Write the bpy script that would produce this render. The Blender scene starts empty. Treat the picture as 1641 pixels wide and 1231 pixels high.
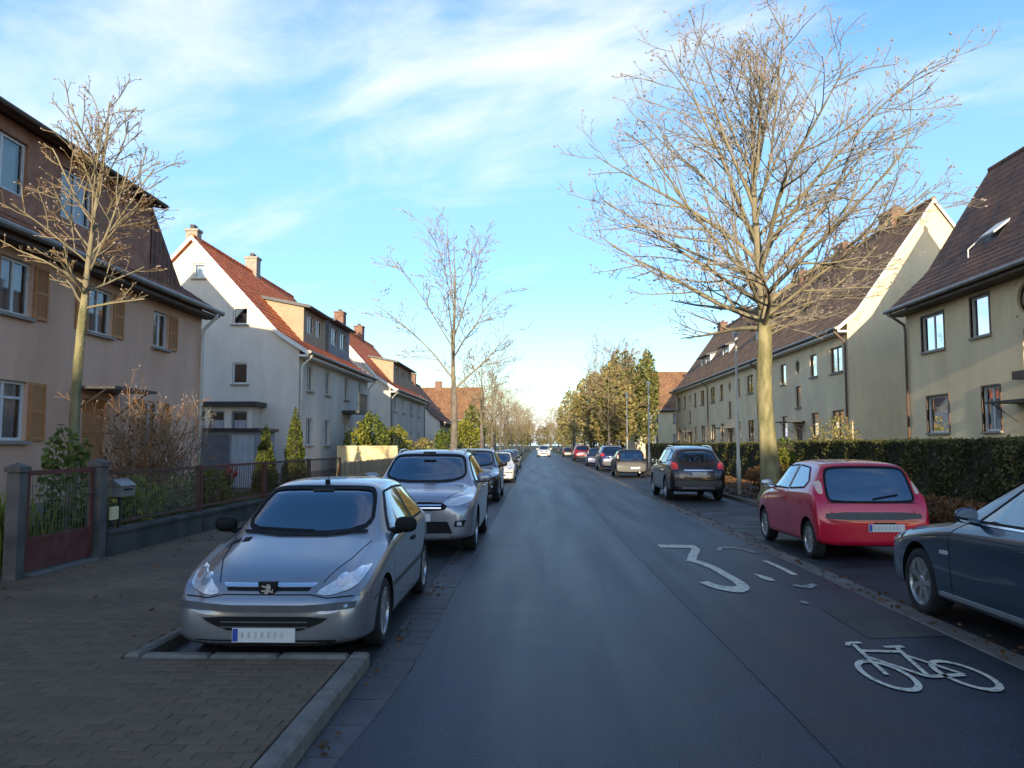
import bpy, bmesh, math, random
from mathutils import Vector, Matrix
from mathutils.bvhtree import BVHTree

SC = bpy.context.scene
COL = SC.collection
R = math.radians
PI = math.pi

# ------------------------------------------------------------------ camera
cam_d = bpy.data.cameras.new('camera')
cam = bpy.data.objects.new('camera', cam_d)
COL.objects.link(cam)
cam_d.sensor_width = 36.0
cam_d.lens = 36.0 * 1276.0 / 1641.0
cam_d.clip_end = 3000.0
cam.location = (0, 0, 1.72)
cam.rotation_euler = (R(90 + 4.37), 0, R(1.68))
SC.camera = cam

# ------------------------------------------------------------------ light
SUN_EL, SUN_AZ = 8.5, 0.022          # elevation (deg), small drift of the rays towards +x
ray = Vector((math.sin(SUN_AZ) * math.cos(R(SUN_EL)), math.cos(SUN_AZ) * math.cos(R(SUN_EL)), -math.sin(R(SUN_EL))))
sd = bpy.data.lights.new('sun', 'SUN')
sd.energy = 3.8
sd.angle = R(0.5)
sd.color = (1.0, 0.85, 0.60)
sun = bpy.data.objects.new('sun', sd)
COL.objects.link(sun)
sun.rotation_euler = ray.to_track_quat('-Z', 'Y').to_euler()
sun.location = (0, -20, 30)

world = bpy.data.worlds.new('World')
SC.world = world
world.use_nodes = True
wn, wl = world.node_tree.nodes, world.node_tree.links
for n in list(wn):
    wn.remove(n)


def N(t, **kw):
    n = wn.new(t)
    for k, v in kw.items():
        setattr(n, k, v)
    return n


def M(op, a, b=None, c=None, clamp=False):
    n = wn.new('ShaderNodeMath')
    n.operation = op
    n.use_clamp = clamp
    for i, v in enumerate((a, b, c)):
        if v is None:
            continue
        if isinstance(v, (int, float)):
            n.inputs[i].default_value = v
        else:
            wl.new(v, n.inputs[i])
    return n.outputs[0]


def wmix(f, a, b):
    n = wn.new('ShaderNodeMix')
    n.data_type = 'RGBA'
    wl.new(f, n.inputs[0]) if not isinstance(f, (int, float)) else setattr(n.inputs[0], 'default_value', f)
    for i, v in ((6, a), (7, b)):
        if isinstance(v, tuple):
            n.inputs[i].default_value = v
        else:
            wl.new(v, n.inputs[i])
    return n.outputs[2]


def wramp(v, lo, hi):
    n = wn.new('ShaderNodeMapRange')
    n.interpolation_type = 'SMOOTHSTEP'
    wl.new(v, n.inputs[0])
    n.inputs[1].default_value = lo
    n.inputs[2].default_value = hi
    return n.outputs[0]


sky = N('ShaderNodeTexSky', sky_type='NISHITA')
sky.sun_disc = False
sky.sun_elevation = R(SUN_EL)
sky.sun_rotation = PI - SUN_AZ
sky.air_density = 1.0
sky.dust_density = 0.6
sky.ozone_density = 1.5
tc = N('ShaderNodeTexCoord')
sp = N('ShaderNodeSeparateXYZ')
wl.new(tc.outputs['Generated'], sp.inputs[0])
dx, dy, dz = sp.outputs
den = M('ADD', M('MAXIMUM', dz, 0.0), 0.10)
cx, cy = M('DIVIDE', dx, den), M('DIVIDE', dy, den)
# rotate so that streaks run diagonally, stretch along the streak
ca, sa = math.cos(R(35)), math.sin(R(35))
u_ = M('ADD', M('MULTIPLY', cx, ca), M('MULTIPLY', cy, -sa))
v_ = M('ADD', M('MULTIPLY', cx, sa), M('MULTIPLY', cy, ca))
cb = N('ShaderNodeCombineXYZ')
wl.new(M('MULTIPLY', u_, 0.55), cb.inputs[0])
wl.new(v_, cb.inputs[1])
cb.inputs[2].default_value = 3.7
n1 = N('ShaderNodeTexNoise')
wl.new(cb.outputs[0], n1.inputs['Vector'])
n1.inputs['Scale'].default_value = 0.85
n1.inputs['Detail'].default_value = 9
n1.inputs['Roughness'].default_value = 0.56
n1.inputs['Distortion'].default_value = 0.35
n2 = N('ShaderNodeTexNoise')
wl.new(cb.outputs[0], n2.inputs['Vector'])
n2.inputs['Scale'].default_value = 2.6
n2.inputs['Detail'].default_value = 8
n2.inputs['Roughness'].default_value = 0.6
n2.inputs['Distortion'].default_value = 0.8
cl = M('ADD', M('MULTIPLY', n1.outputs[0], 0.72), M('MULTIPLY', n2.outputs[0], 0.28))
cl = M('ADD', cl, M('MULTIPLY', dx, -0.07))
cloud = wramp(cl, 0.485, 0.70)
low = wramp(dz, 0.22, 0.02)                       # pale air towards the horizon
base = N('ShaderNodeHueSaturation')
base.inputs['Saturation'].default_value = 1.25
wl.new(sky.outputs[0], base.inputs['Color'])
gain = N('ShaderNodeMix', data_type='RGBA', blend_type='MULTIPLY')
gain.inputs[0].default_value = 1.0
wl.new(base.outputs[0], gain.inputs[6])
gain.inputs[7].default_value = (1.4, 1.6, 2.1, 1)
ca0 = wmix(M('MULTIPLY', wramp(dz, 0.60, 0.16), 0.80), gain.outputs[2], (2.4, 4.4, 6.1, 1))   # cyan middle sky
c0 = wmix(M('MULTIPLY', low, 0.78), ca0, (5.2, 6.5, 6.9, 1))
bank = M('MULTIPLY', wramp(n2.outputs[0], 0.45, 0.62), wramp(dz, 0.19, 0.10))                 # lilac cloud bank low down
cb0 = wmix(M('MULTIPLY', bank, 0.6), c0, (4.6, 5.2, 7.0, 1))
c1 = wmix(M('MULTIPLY', cloud, 0.88), cb0, (5.7, 6.0, 6.2, 1))
bgn = N('ShaderNodeBackground')
bgn.inputs['Strength'].default_value = 0.1
lit = N('ShaderNodeMix', data_type='RGBA', blend_type='LIGHTEN')   # the clear sky's own glow stays where it is brighter than haze and cloud
lit.inputs[0].default_value = 1.0
wl.new(c1, lit.inputs[6])
g2 = N('ShaderNodeMix', data_type='RGBA', blend_type='MULTIPLY')
g2.inputs[0].default_value = 1.0
wl.new(base.outputs[0], g2.inputs[6])
g2.inputs[7].default_value = (1.2, 1.4, 1.8, 1)
wl.new(g2.outputs[2], lit.inputs[7])
wl.new(lit.outputs[2], bgn.inputs['Color'])
wo = N('ShaderNodeOutputWorld')
wl.new(bgn.outputs[0], wo.inputs['Surface'])

SC.view_settings.view_transform = 'Standard'
SC.view_settings.look = 'None'
SC.view_settings.gamma = 1.0
SC.view_settings.use_curve_mapping = False
SC.view_settings.exposure = 1.0
SC.render.engine = 'CYCLES'
SC.cycles.use_denoising = True
SC.cycles.max_bounces = 6
SC.cycles.diffuse_bounces = 3
SC.cycles.glossy_bounces = 3
SC.cycles.transparent_max_bounces = 6
SC.cycles.caustics_reflective = False
SC.cycles.caustics_refractive = False

# ------------------------------------------------------------------ materials
MATS = {}


def mat(name, c1, c2=None, scale=4.0, rough=0.7, bump=0.0, bscale=None, metallic=0.0, spec=0.5, coat=0.0, island=0.0, detail=5, stretch=None, sub=0.0, lo=0.35, hi=0.65, roughvar=0.0):
    """Principled material: two colours mixed by object-space noise, optional bump, optional per-piece variation."""
    if name in MATS:
        return MATS[name]
    m = bpy.data.materials.new(name)
    m.use_nodes = True
    nt = m.node_tree
    p = nt.nodes['Principled BSDF']
    L = nt.links
    p.inputs['Roughness'].default_value = rough
    p.inputs['Metallic'].default_value = metallic
    p.inputs['Specular IOR Level'].default_value = spec
    p.inputs['Coat Weight'].default_value = coat
    p.inputs['Coat Roughness'].default_value = 0.06
    c1 = tuple(c1) + (1,)
    c2 = (tuple(c2) + (1,)) if c2 else c1
    t = nt.nodes.new('ShaderNodeTexCoord')
    vec = t.outputs['Object']
    if stretch:
        mp = nt.nodes.new('ShaderNodeMapping')
        mp.inputs['Scale'].default_value = stretch
        L.new(vec, mp.inputs[0])
        vec = mp.outputs[0]
    nz = nt.nodes.new('ShaderNodeTexNoise')
    nz.inputs['Scale'].default_value = scale
    nz.inputs['Detail'].default_value = detail
    L.new(vec, nz.inputs['Vector'])
    mr = nt.nodes.new('ShaderNodeMapRange')
    mr.inputs[1].default_value, mr.inputs[2].default_value = lo, hi
    L.new(nz.outputs[0], mr.inputs[0])
    mx = nt.nodes.new('ShaderNodeMix')
    mx.data_type = 'RGBA'
    L.new(mr.outputs[0], mx.inputs[0])
    mx.inputs[6].default_value, mx.inputs[7].default_value = c1, c2
    out = mx.outputs[2]
    if island:
        g = nt.nodes.new('ShaderNodeNewGeometry')
        oi = nt.nodes.new('ShaderNodeObjectInfo')
        ad = nt.nodes.new('ShaderNodeMath')
        ad.operation = 'ADD'
        L.new(g.outputs['Random Per Island'], ad.inputs[0])
        L.new(oi.outputs['Random'], ad.inputs[1])
        fr = nt.nodes.new('ShaderNodeMath')
        fr.operation = 'FRACT'
        L.new(ad.outputs[0], fr.inputs[0])
        hv = nt.nodes.new('ShaderNodeMapRange')
        hv.inputs[3].default_value, hv.inputs[4].default_value = 1 - island, 1 + island
        L.new(fr.outputs[0], hv.inputs[0])
        hs = nt.nodes.new('ShaderNodeHueSaturation')
        L.new(hv.outputs[0], hs.inputs['Value'])
        L.new(out, hs.inputs['Color'])
        out = hs.outputs[0]
    L.new(out, p.inputs['Base Color'])
    if roughvar:
        rr = nt.nodes.new('ShaderNodeMapRange')
        rr.inputs[1].default_value, rr.inputs[2].default_value = 0.3, 0.7
        rr.inputs[3].default_value, rr.inputs[4].default_value = rough - roughvar, rough + roughvar
        L.new(nz.outputs[0], rr.inputs[0])
        L.new(rr.outputs[0], p.inputs['Roughness'])
    if bump:
        nb = nt.nodes.new('ShaderNodeTexNoise')
        nb.inputs['Scale'].default_value = bscale or scale * 8
        nb.inputs['Detail'].default_value = 4
        L.new(t.outputs['Object'], nb.inputs['Vector'])
        b = nt.nodes.new('ShaderNodeBump')
        b.inputs['Strength'].default_value = bump
        b.inputs['Distance'].default_value = 0.02
        L.new(nb.outputs[0], b.inputs['Height'])
        L.new(b.outputs[0], p.inputs['Normal'])
    MATS[name] = m
    return m


def leafmat(name, c1, c2, scale=1.5, trans=0.25):
    m = mat(name, c1, c2, scale=scale, rough=0.6, spec=0.3, island=0.35)
    nt = m.node_tree
    p = nt.nodes['Principled BSDF']
    tr = nt.nodes.new('ShaderNodeBsdfTranslucent')
    src = p.inputs['Base Color'].links[0].from_socket
    nt.links.new(src, tr.inputs[0])
    mx = nt.nodes.new('ShaderNodeMixShader')
    mx.inputs[0].default_value = trans
    nt.links.new(p.outputs[0], mx.inputs[1])
    nt.links.new(tr.outputs[0], mx.inputs[2])
    nt.links.new(mx.outputs[0], nt.nodes['Material Output'].inputs[0])
    return m


def glass_mat(name, tint=(0.9, 0.95, 1.0), refl=1.0, add=0.06):
    m = bpy.data.materials.new(name)
    m.use_nodes = True
    nt = m.node_tree
    nt.nodes.remove(nt.nodes['Principled BSDF'])
    tr = nt.nodes.new('ShaderNodeBsdfTransparent')
    tr.inputs[0].default_value = tint + (1,)
    gl = nt.nodes.new('ShaderNodeBsdfGlossy')
    gl.inputs['Roughness'].default_value = 0.03
    lw = nt.nodes.new('ShaderNodeFresnel')
    lw.inputs[0].default_value = 1.75
    ml = nt.nodes.new('ShaderNodeMath')
    ml.operation = 'MULTIPLY_ADD'
    ml.inputs[1].default_value = refl
    ml.inputs[2].default_value = add
    ml.use_clamp = True
    nt.links.new(lw.outputs[0], ml.inputs[0])
    mx = nt.nodes.new('ShaderNodeMixShader')
    nt.links.new(ml.outputs[0], mx.inputs[0])
    nt.links.new(tr.outputs[0], mx.inputs[1])
    nt.links.new(gl.outputs[0], mx.inputs[2])
    nt.links.new(mx.outputs[0], nt.nodes['Material Output'].inputs[0])
    MATS[name] = m
    return m


def roofmat(name, c1, c2, tile=0.24, moss=None):
    """Clay tiles: colour by noise, rounded tile columns as bump across the slope (courses are geometry)."""
    m = mat(name, c1, c2, scale=1.1, rough=0.75, spec=0.3, bump=0.25, bscale=30, detail=8)
    nt = m.node_tree
    p = nt.nodes['Principled BSDF']
    t = nt.nodes.new('ShaderNodeTexCoord')
    s = nt.nodes.new('ShaderNodeSeparateXYZ')
    nt.links.new(t.outputs['Object'], s.inputs[0])
    f = nt.nodes.new('ShaderNodeMath')
    f.operation = 'MULTIPLY'
    f.inputs[1].default_value = 2 * PI / tile
    nt.links.new(s.outputs[1], f.inputs[0])
    sn = nt.nodes.new('ShaderNodeMath')
    sn.operation = 'SINE'
    nt.links.new(f.outputs[0], sn.inputs[0])
    b = nt.nodes.new('ShaderNodeBump')
    b.inputs['Strength'].default_value = 0.6
    b.inputs['Distance'].default_value = 0.03
    nt.links.new(sn.outputs[0], b.inputs['Height'])
    old = p.inputs['Normal'].links[0].from_node
    nt.links.new(old.outputs[0], b.inputs['Normal'])
    nt.links.new(b.outputs[0], p.inputs['Normal'])
    # fine per-tile tone
    wnz = nt.nodes.new('ShaderNodeTexNoise')
    wnz.inputs['Scale'].default_value = 5.0
    nt.links.new(t.outputs['Object'], wnz.inputs['Vector'])
    hv = nt.nodes.new('ShaderNodeMapRange')
    hv.inputs[1].default_value, hv.inputs[2].default_value = 0.3, 0.7
    hv.inputs[3].default_value, hv.inputs[4].default_value = 0.65, 1.35
    nt.links.new(wnz.outputs[0], hv.inputs[0])
    hs = nt.nodes.new('ShaderNodeHueSaturation')
    src = p.inputs['Base Color'].links[0].from_socket
    nt.links.new(src, hs.inputs['Color'])
    nt.links.new(hv.outputs[0], hs.inputs['Value'])
    nt.links.new(hs.outputs[0], p.inputs['Base Color'])
    return m


# ------------------------------------------------------------------ object helpers
class MB:
    """Collects faces, then becomes ONE mesh object."""

    def __init__(self):
        self.v, self.f, self.mi = [], [], []

    def face(self, pts, mi=0):
        b = len(self.v)
        self.v.extend(tuple(p) for p in pts)
        self.f.append(tuple(range(b, b + len(pts))))
        self.mi.append(mi)
        return self

    def raw(self, vs, fs, mi=0):
        b = len(self.v)
        self.v.extend(tuple(p) for p in vs)
        for q in fs:
            self.f.append(tuple(i + b for i in q))
            self.mi.append(mi)
        return self

    def box(self, x0, x1, y0, y1, z0, z1, mi=0, fn=None):
        vs = [(x, y, z) for z in (z0, z1) for y in (y0, y1) for x in (x0, x1)]
        if fn:
            vs = [fn(*p) for p in vs]
        return self.raw(vs, [(0, 2, 3, 1), (4, 5, 7, 6), (0, 1, 5, 4), (2, 6, 7, 3), (0, 4, 6, 2), (1, 3, 7, 5)], mi)

    def cbox(self, x0, x1, y0, y1, z0, z1, c=0.01, mi=0):
        """box with a chamfered top rim, no bottom"""
        vs = [(x0, y0, z0), (x1, y0, z0), (x1, y1, z0), (x0, y1, z0),
              (x0, y0, z1 - c), (x1, y0, z1 - c), (x1, y1, z1 - c), (x0, y1, z1 - c),
              (x0 + c, y0 + c, z1), (x1 - c, y0 + c, z1), (x1 - c, y1 - c, z1), (x0 + c, y1 - c, z1)]
        fs = [(8, 9, 10, 11)]
        for i in range(4):
            j = (i + 1) % 4
            fs += [(i, j, j + 4, i + 4), (i + 4, j + 4, j + 8, i + 8)]
        return self.raw(vs, fs, mi)

    def tube(self, pts, rads, n=6, cap=True, mi=0):
        pts = [Vector(p) for p in pts]
        if isinstance(rads, (int, float)):
            rads = [rads] * len(pts)
        b = len(self.v)
        d0 = (pts[1] - pts[0]).normalized()
        a = d0.orthogonal().normalized()
        for i, p in enumerate(pts):
            d = (pts[min(i + 1, len(pts) - 1)] - pts[max(i - 1, 0)])
            if d.length < 1e-9:
                d = d0
            d = d.normalized()
            a = (a - d * a.dot(d))
            a = a.normalized() if a.length > 1e-6 else d.orthogonal().normalized()
            c = d.cross(a)
            for k in range(n):
                t = 2 * PI * k / n
                q = p + (a * math.cos(t) + c * math.sin(t)) * rads[i]
                self.v.append((q.x, q.y, q.z))
        for i in range(len(pts) - 1):
            for k in range(n):
                k2 = (k + 1) % n
                self.f.append((b + i * n + k, b + i * n + k2, b + (i + 1) * n + k2, b + (i + 1) * n + k))
                self.mi.append(mi)
        if cap:
            self.f.append(tuple(b + k for k in range(n))[::-1])
            self.f.append(tuple(b + (len(pts) - 1) * n + k for k in range(n)))
            self.mi += [mi, mi]
        return self

    def lathe(self, prof, axis='z', n=24, o=(0, 0, 0), mi=0):
        """prof: (radius, height) pairs turned about an axis through o"""
        b = len(self.v)
        for r, h in prof:
            for k in range(n):
                t = 2 * PI * k / n
                c, s = r * math.cos(t), r * math.sin(t)
                p = (c, s, h) if axis == 'z' else ((h, c, s) if axis == 'x' else (c, h, s))
                self.v.append((p[0] + o[0], p[1] + o[1], p[2] + o[2]))
        for i in range(len(prof) - 1):
            for k in range(n):
                k2 = (k + 1) % n
                self.f.append((b + i * n + k, b + i * n + k2, b + (i + 1) * n + k2, b + (i + 1) * n + k))
                self.mi.append(mi)
        return self

    def mesh(self, name, mats, smooth=False, origin=(0, 0, 0), fix=False):
        me = bpy.data.meshes.new(name)
        ox, oy, oz = origin
        me.from_pydata([(x - ox, y - oy, z - oz) for x, y, z in self.v], [], self.f)
        for m in (mats if isinstance(mats, (list, tuple)) else [mats]):
            me.materials.append(m)
        if any(self.mi):
            me.polygons.foreach_set('material_index', self.mi)
        if smooth:
            me.polygons.foreach_set('use_smooth', [True] * len(me.polygons))
        if fix:
            bm = bmesh.new()
            bm.from_mesh(me)
            bmesh.ops.remove_doubles(bm, verts=bm.verts, dist=1e-5)
            bmesh.ops.recalc_face_normals(bm, faces=bm.faces)
            bm.to_mesh(me)
            bm.free()
        me.update()
        return me

    def build(self, name, mats, parent=None, smooth=False, origin=(0, 0, 0), fix=False):
        return link(name, self.mesh(name, mats, smooth, origin, fix), parent)


def link(name, data, parent=None, loc=None, rz=0):
    o = bpy.data.objects.new(name, data)
    COL.objects.link(o)
    if parent is not None:
        o.parent = parent
    if loc is not None:
        o.location = loc
    if rz:
        o.rotation_euler = (0, 0, rz)
    return o


def tag(o, label=None, cat=None, group=None, kind=None):
    if label:
        o['label'] = label
    if cat:
        o['category'] = cat
    if group:
        o['group'] = group
    if kind:
        o['kind'] = kind
    return o


def thing(name, label, cat, loc=(0, 0, 0), rz=0, group=None):
    return tag(link(name, None, None, loc, rz), label, cat, group)


def struct(name, mb, m, label=None, **kw):
    return tag(mb.build(name, m, **kw), label, None, None, 'structure')


def copy_tree(o, parent=None):
    c = o.copy()
    COL.objects.link(c)
    c.parent = parent
    for ch in list(o.children):
        copy_tree(ch, c)
    return c


def clip_half(poly, ax, val, keep_less):
    out = []
    for i in range(len(poly)):
        a, b = poly[i], poly[(i + 1) % len(poly)]
        ia = (a[ax] <= val) if keep_less else (a[ax] >= val)
        ib = (b[ax] <= val) if keep_less else (b[ax] >= val)
        if ia:
            out.append(a)
        if ia != ib:
            t = (val - a[ax]) / (b[ax] - a[ax])
            out.append((a[0] + (b[0] - a[0]) * t, a[1] + (b[1] - a[1]) * t))
    return out


def clip_rect(poly, u0, u1, w0, w1):
    for ax, val, kl in ((0, u0, False), (0, u1, True), (1, w0, False), (1, w1, True)):
        poly = clip_half(poly, ax, val, kl)
        if len(poly) < 3:
            return []
    area = 0
    for i in range(len(poly)):
        a, b = poly[i], poly[(i + 1) % len(poly)]
        area += a[0] * b[1] - a[1] * b[0]
    return poly if abs(area) > 1e-6 else []


def smoothpoly(poly, it=2):
    for _ in range(it):
        out = []
        for i in range(len(poly)):
            a, b = poly[i], poly[(i + 1) % len(poly)]
            out.append((a[0] * .8 + b[0] * .2, a[1] * .8 + b[1] * .2))
            out.append((a[0] * .2 + b[0] * .8, a[1] * .2 + b[1] * .8))
        poly = out
    return poly

# ================================================================== SETTING: ground, road, pavements
rnd = random.Random(7)


def asphalt(name, c1, c2, rough, rv, speck=(0.10, 0.10, 0.10), spec=.5, streak=True):
    """Worn damp asphalt: aggregate speckle, patchy damp gloss stretched along the street."""
    m = bpy.data.materials.new(name)
    m.use_nodes = True
    nt = m.node_tree
    L = nt.links
    p = nt.nodes['Principled BSDF']
    p.inputs['Specular IOR Level'].default_value = spec
    t = nt.nodes.new('ShaderNodeTexCoord')
    mp = nt.nodes.new('ShaderNodeMapping')
    mp.inputs['Scale'].default_value = (1.6, 0.10, 1) if streak else (1, 1, 1)
    L.new(t.outputs['Object'], mp.inputs[0])
    big = nt.nodes.new('ShaderNodeTexNoise')
    big.inputs['Scale'].default_value = 1.3
    big.inputs['Detail'].default_value = 5
    L.new(mp.outputs[0], big.inputs['Vector'])
    fine = nt.nodes.new('ShaderNodeTexNoise')
    fine.inputs['Scale'].default_value = 75
    fine.inputs['Detail'].default_value = 3
    L.new(t.outputs['Object'], fine.inputs['Vector'])
    med = nt.nodes.new('ShaderNodeTexNoise')
    med.inputs['Scale'].default_value = 2.3
    med.inputs['Detail'].default_value = 8
    L.new(t.outputs['Object'], med.inputs['Vector'])
    mr = nt.nodes.new('ShaderNodeMapRange')
    mr.inputs[1].default_value, mr.inputs[2].default_value = 0.32, 0.68
    L.new(big.outputs[0], mr.inputs[0])
    mx = nt.nodes.new('ShaderNodeMix')
    mx.data_type = 'RGBA'
    L.new(mr.outputs[0], mx.inputs[0])
    mx.inputs[6].default_value, mx.inputs[7].default_value = c1 + (1,), c2 + (1,)
    fr = nt.nodes.new('ShaderNodeMapRange')
    fr.inputs[1].default_value, fr.inputs[2].default_value = 0.54, 0.70
    L.new(fine.outputs[0], fr.inputs[0])
    mx2 = nt.nodes.new('ShaderNodeMix')
    mx2.data_type = 'RGBA'
    L.new(fr.outputs[0], mx2.inputs[0])
    L.new(mx.outputs[2], mx2.inputs[6])
    mx2.inputs[7].default_value = speck + (1,)
    mm = nt.nodes.new('ShaderNodeMapRange')
    mm.inputs[1].default_value, mm.inputs[2].default_value = 0.3, 0.7
    mm.inputs[3].default_value, mm.inputs[4].default_value = 0.62, 1.38
    L.new(med.outputs[0], mm.inputs[0])
    hs = nt.nodes.new('ShaderNodeHueSaturation')
    L.new(mx2.outputs[2], hs.inputs['Color'])
    L.new(mm.outputs[0], hs.inputs['Value'])
    L.new(hs.outputs[0], p.inputs['Base Color'])
    ad = nt.nodes.new('ShaderNodeMath')
    ad.operation = 'MULTIPLY_ADD'
    L.new(med.outputs[0], ad.inputs[0])
    ad.inputs[1].default_value = 0.5
    L.new(big.outputs[0], ad.inputs[2])
    rr = nt.nodes.new('ShaderNodeMapRange')
    rr.inputs[1].default_value, rr.inputs[2].default_value = 0.55, 0.95
    rr.inputs[3].default_value, rr.inputs[4].default_value = rough - rv, rough + rv
    L.new(ad.outputs[0], rr.inputs[0])
    L.new(rr.outputs[0], p.inputs['Roughness'])
    b = nt.nodes.new('ShaderNodeBump')
    b.inputs['Strength'].default_value = 0.6
    b.inputs['Distance'].default_value = 0.010
    L.new(fine.outputs[0], b.inputs['Height'])
    L.new(b.outputs[0], p.inputs['Normal'])
    MATS[name] = m
    return m


m_road = asphalt('asphalt_road', (0.012, 0.017, 0.029), (0.017, 0.024, 0.040), 0.46, 0.05, speck=(.06, .06, .07), spec=.26)
m_lane = asphalt('asphalt_lane', (0.0125, 0.016, 0.026), (0.019, 0.024, 0.036), 0.49, 0.06, speck=(.07, .068, .07), spec=.26)
m_bay = asphalt('asphalt_bay', (0.020, 0.020, 0.023), (0.036, 0.034, 0.033), 0.60, 0.12, speck=(.07, .065, .06), streak=False, spec=.3)
m_pave = mat('concrete_paver', (0.125, 0.084, 0.050), (0.185, 0.125, 0.072), scale=0.9, rough=0.8, bump=0.5, bscale=70, island=0.13, spec=0.35, detail=8)
m_pave_far = mat('concrete_paving_far', (0.085, 0.068, 0.055), (0.12, 0.10, 0.07), scale=1.2, rough=0.85, bump=0.5, bscale=20)
m_grout = mat('joint_sand', (0.062, 0.050, 0.036), (0.085, 0.075, 0.048), scale=5, rough=0.95)
m_kerb = mat('kerb_concrete', (0.125, 0.105, 0.085), (0.20, 0.17, 0.135), scale=6, rough=0.8, bump=0.4, bscale=60, island=0.12)
m_gut = mat('gutter_concrete', (0.040, 0.038, 0.042), (0.068, 0.062, 0.062), scale=3, rough=0.6, bump=0.4, bscale=50, island=0.12)
m_strip = mat('strip_concrete', (0.11, 0.09, 0.07), (0.19, 0.15, 0.115), scale=4, rough=0.75, bump=0.4, bscale=50, island=0.18)
m_soil = mat('verge_soil', (0.060, 0.042, 0.028), (0.13, 0.075, 0.04), scale=3.0, rough=0.95, bump=0.8, bscale=18, detail=9)
m_lawn = mat('lawn_ground', (0.035, 0.050, 0.018), (0.075, 0.075, 0.030), scale=1.5, rough=0.95, bump=0.8, bscale=25)
m_paint = mat('road_paint', (0.70, 0.62, 0.46), (0.09, 0.085, 0.08), scale=22, rough=0.65, detail=12, lo=0.50, hi=0.74, bump=0.3, bscale=80)
m_paint_worn = mat('road_paint_worn', (0.40, 0.37, 0.32), (0.10, 0.095, 0.09), scale=14, rough=0.7, detail=9, lo=0.42, hi=0.62, bump=0.3, bscale=80)

g = MB().face([(-900, -400, -0.04), (900, -400, -0.04), (900, 1600, -0.04), (-900, 1600, -0.04)])
struct('ground', g, m_lawn, 'dull green earth around the street')

YN, YF = -60.0, 330.0
ledge = [(YN, -1.16), (2.5, -1.16), (4.15, -1.10), (5.2, -1.01), (6.2, -0.955), (YF, -0.955)]
rd = MB()
for (y0, x0), (y1, x1) in zip(ledge, ledge[1:]):
    rd.face([(x0, y0, 0), (3.72, y0, 0), (3.72, y1, 0), (x1, y1, 0)])
struct('road', rd, m_road, 'damp dark blue grey asphalt carriageway')
# older, drier asphalt along the parked cars: an irregular outline laid 4 mm up
pl = [(1.66, -10.0), (1.64, 5.6), (1.60, 9.6), (1.56, 13.5), (1.56, 19.0), (1.50, 30.0), (1.60, 55.0), (1.9, 90.0), (1.8, YF)]
pt = MB()
for (x0, y0), (x1, y1) in zip(pl, pl[1:]):
    pt.face([(x0, y0, 0.004), (3.718, y0, 0.004), (3.718, y1, 0.004), (x1, y1, 0.004)])
struct('road_lane', pt, m_lane, 'older drier strip of brownish asphalt beside the parking bay')
# narrow repair strips in the bitumen
for (x0, x1, y0, y1) in ((2.95, 3.7, 7.3, 8.75),):
    q = MB().face([(x0, y0, 0.008), (x1, y0 + .12, 0.008), (x1 - .05, y1, 0.008), (x0 + .04, y1 - .1, 0.008)])
    struct('road_patch', q, asphalt('asphalt_mend', (0.05, 0.043, 0.036), (0.085, 0.07, 0.056), .7, .1, speck=(.12, .10, .08), streak=False, spec=.25), 'rough mended patch in the asphalt')

# parking bays
struct('parking_bay_left', MB().face([(-3.06, 6.2, 0.0), (-1.28, 6.2, 0.0), (-1.28, 75, 0.0), (-3.06, 75, 0.0)]), m_bay, 'dark parking lane on the side of the fenced gardens')
struct('parking_bay_right', MB().face([(3.97, YN, 0.0), (6.2, YN, 0.0), (6.2, 120, 0.0), (3.97, 120, 0.0)]), m_bay, 'dark parking lane on the hedge side')

# left gutter: flat stones
gut = struct('gutter', MB().box(-1.29, -1.1, YN, 2.0, -0.03, 0.002).box(-1.285, -0.957, 30.0, YF, -0.03, 0.002), m_gut, 'flat concrete gutter beside the carriageway')
y = 2.0
while y < 30:
    ln = 0.5 if y < 6.2 else 0.25
    xr = -1.16 + (min(max(y, 2.5), 6.2) - 2.5) / 3.7 * 0.2
    b = MB().cbox(-1.286, xr - 0.003, y + 0.003, y + ln - 0.003, -0.05, 0.004 + rnd.uniform(-.002, .003), 0.005)

    def edge(yy):
        return next(a[1] + (c[1] - a[1]) * (yy - a[0]) / (c[0] - a[0]) for a, c in zip(ledge, ledge[1:]) if a[0] <= yy <= c[0])
    b.v = [((edge(q[1]) - .003 - (xr - .003 - q[0])) if q[0] > -1.2 else q[0], q[1], q[2]) for q in b.v]
    b.build('gutter_stone', m_gut, gut)
    y += ln
# right strip
stp = struct('road_strip', MB().box(3.722, 3.968, YN, 3.0, -0.03, 0.006).box(3.722, 3.968, 60.0, YF, -0.03, 0.006), m_strip, 'pale brown concrete strip between carriageway and parking bay')
y = 3.0
while y < 60:
    b = MB().cbox(3.723, 3.967, y + 0.004, y + .996, -0.05, 0.012 + rnd.uniform(-.003, .004), 0.01)
    b.build('strip_slab', m_strip, stp)
    y += 1.0

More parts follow.
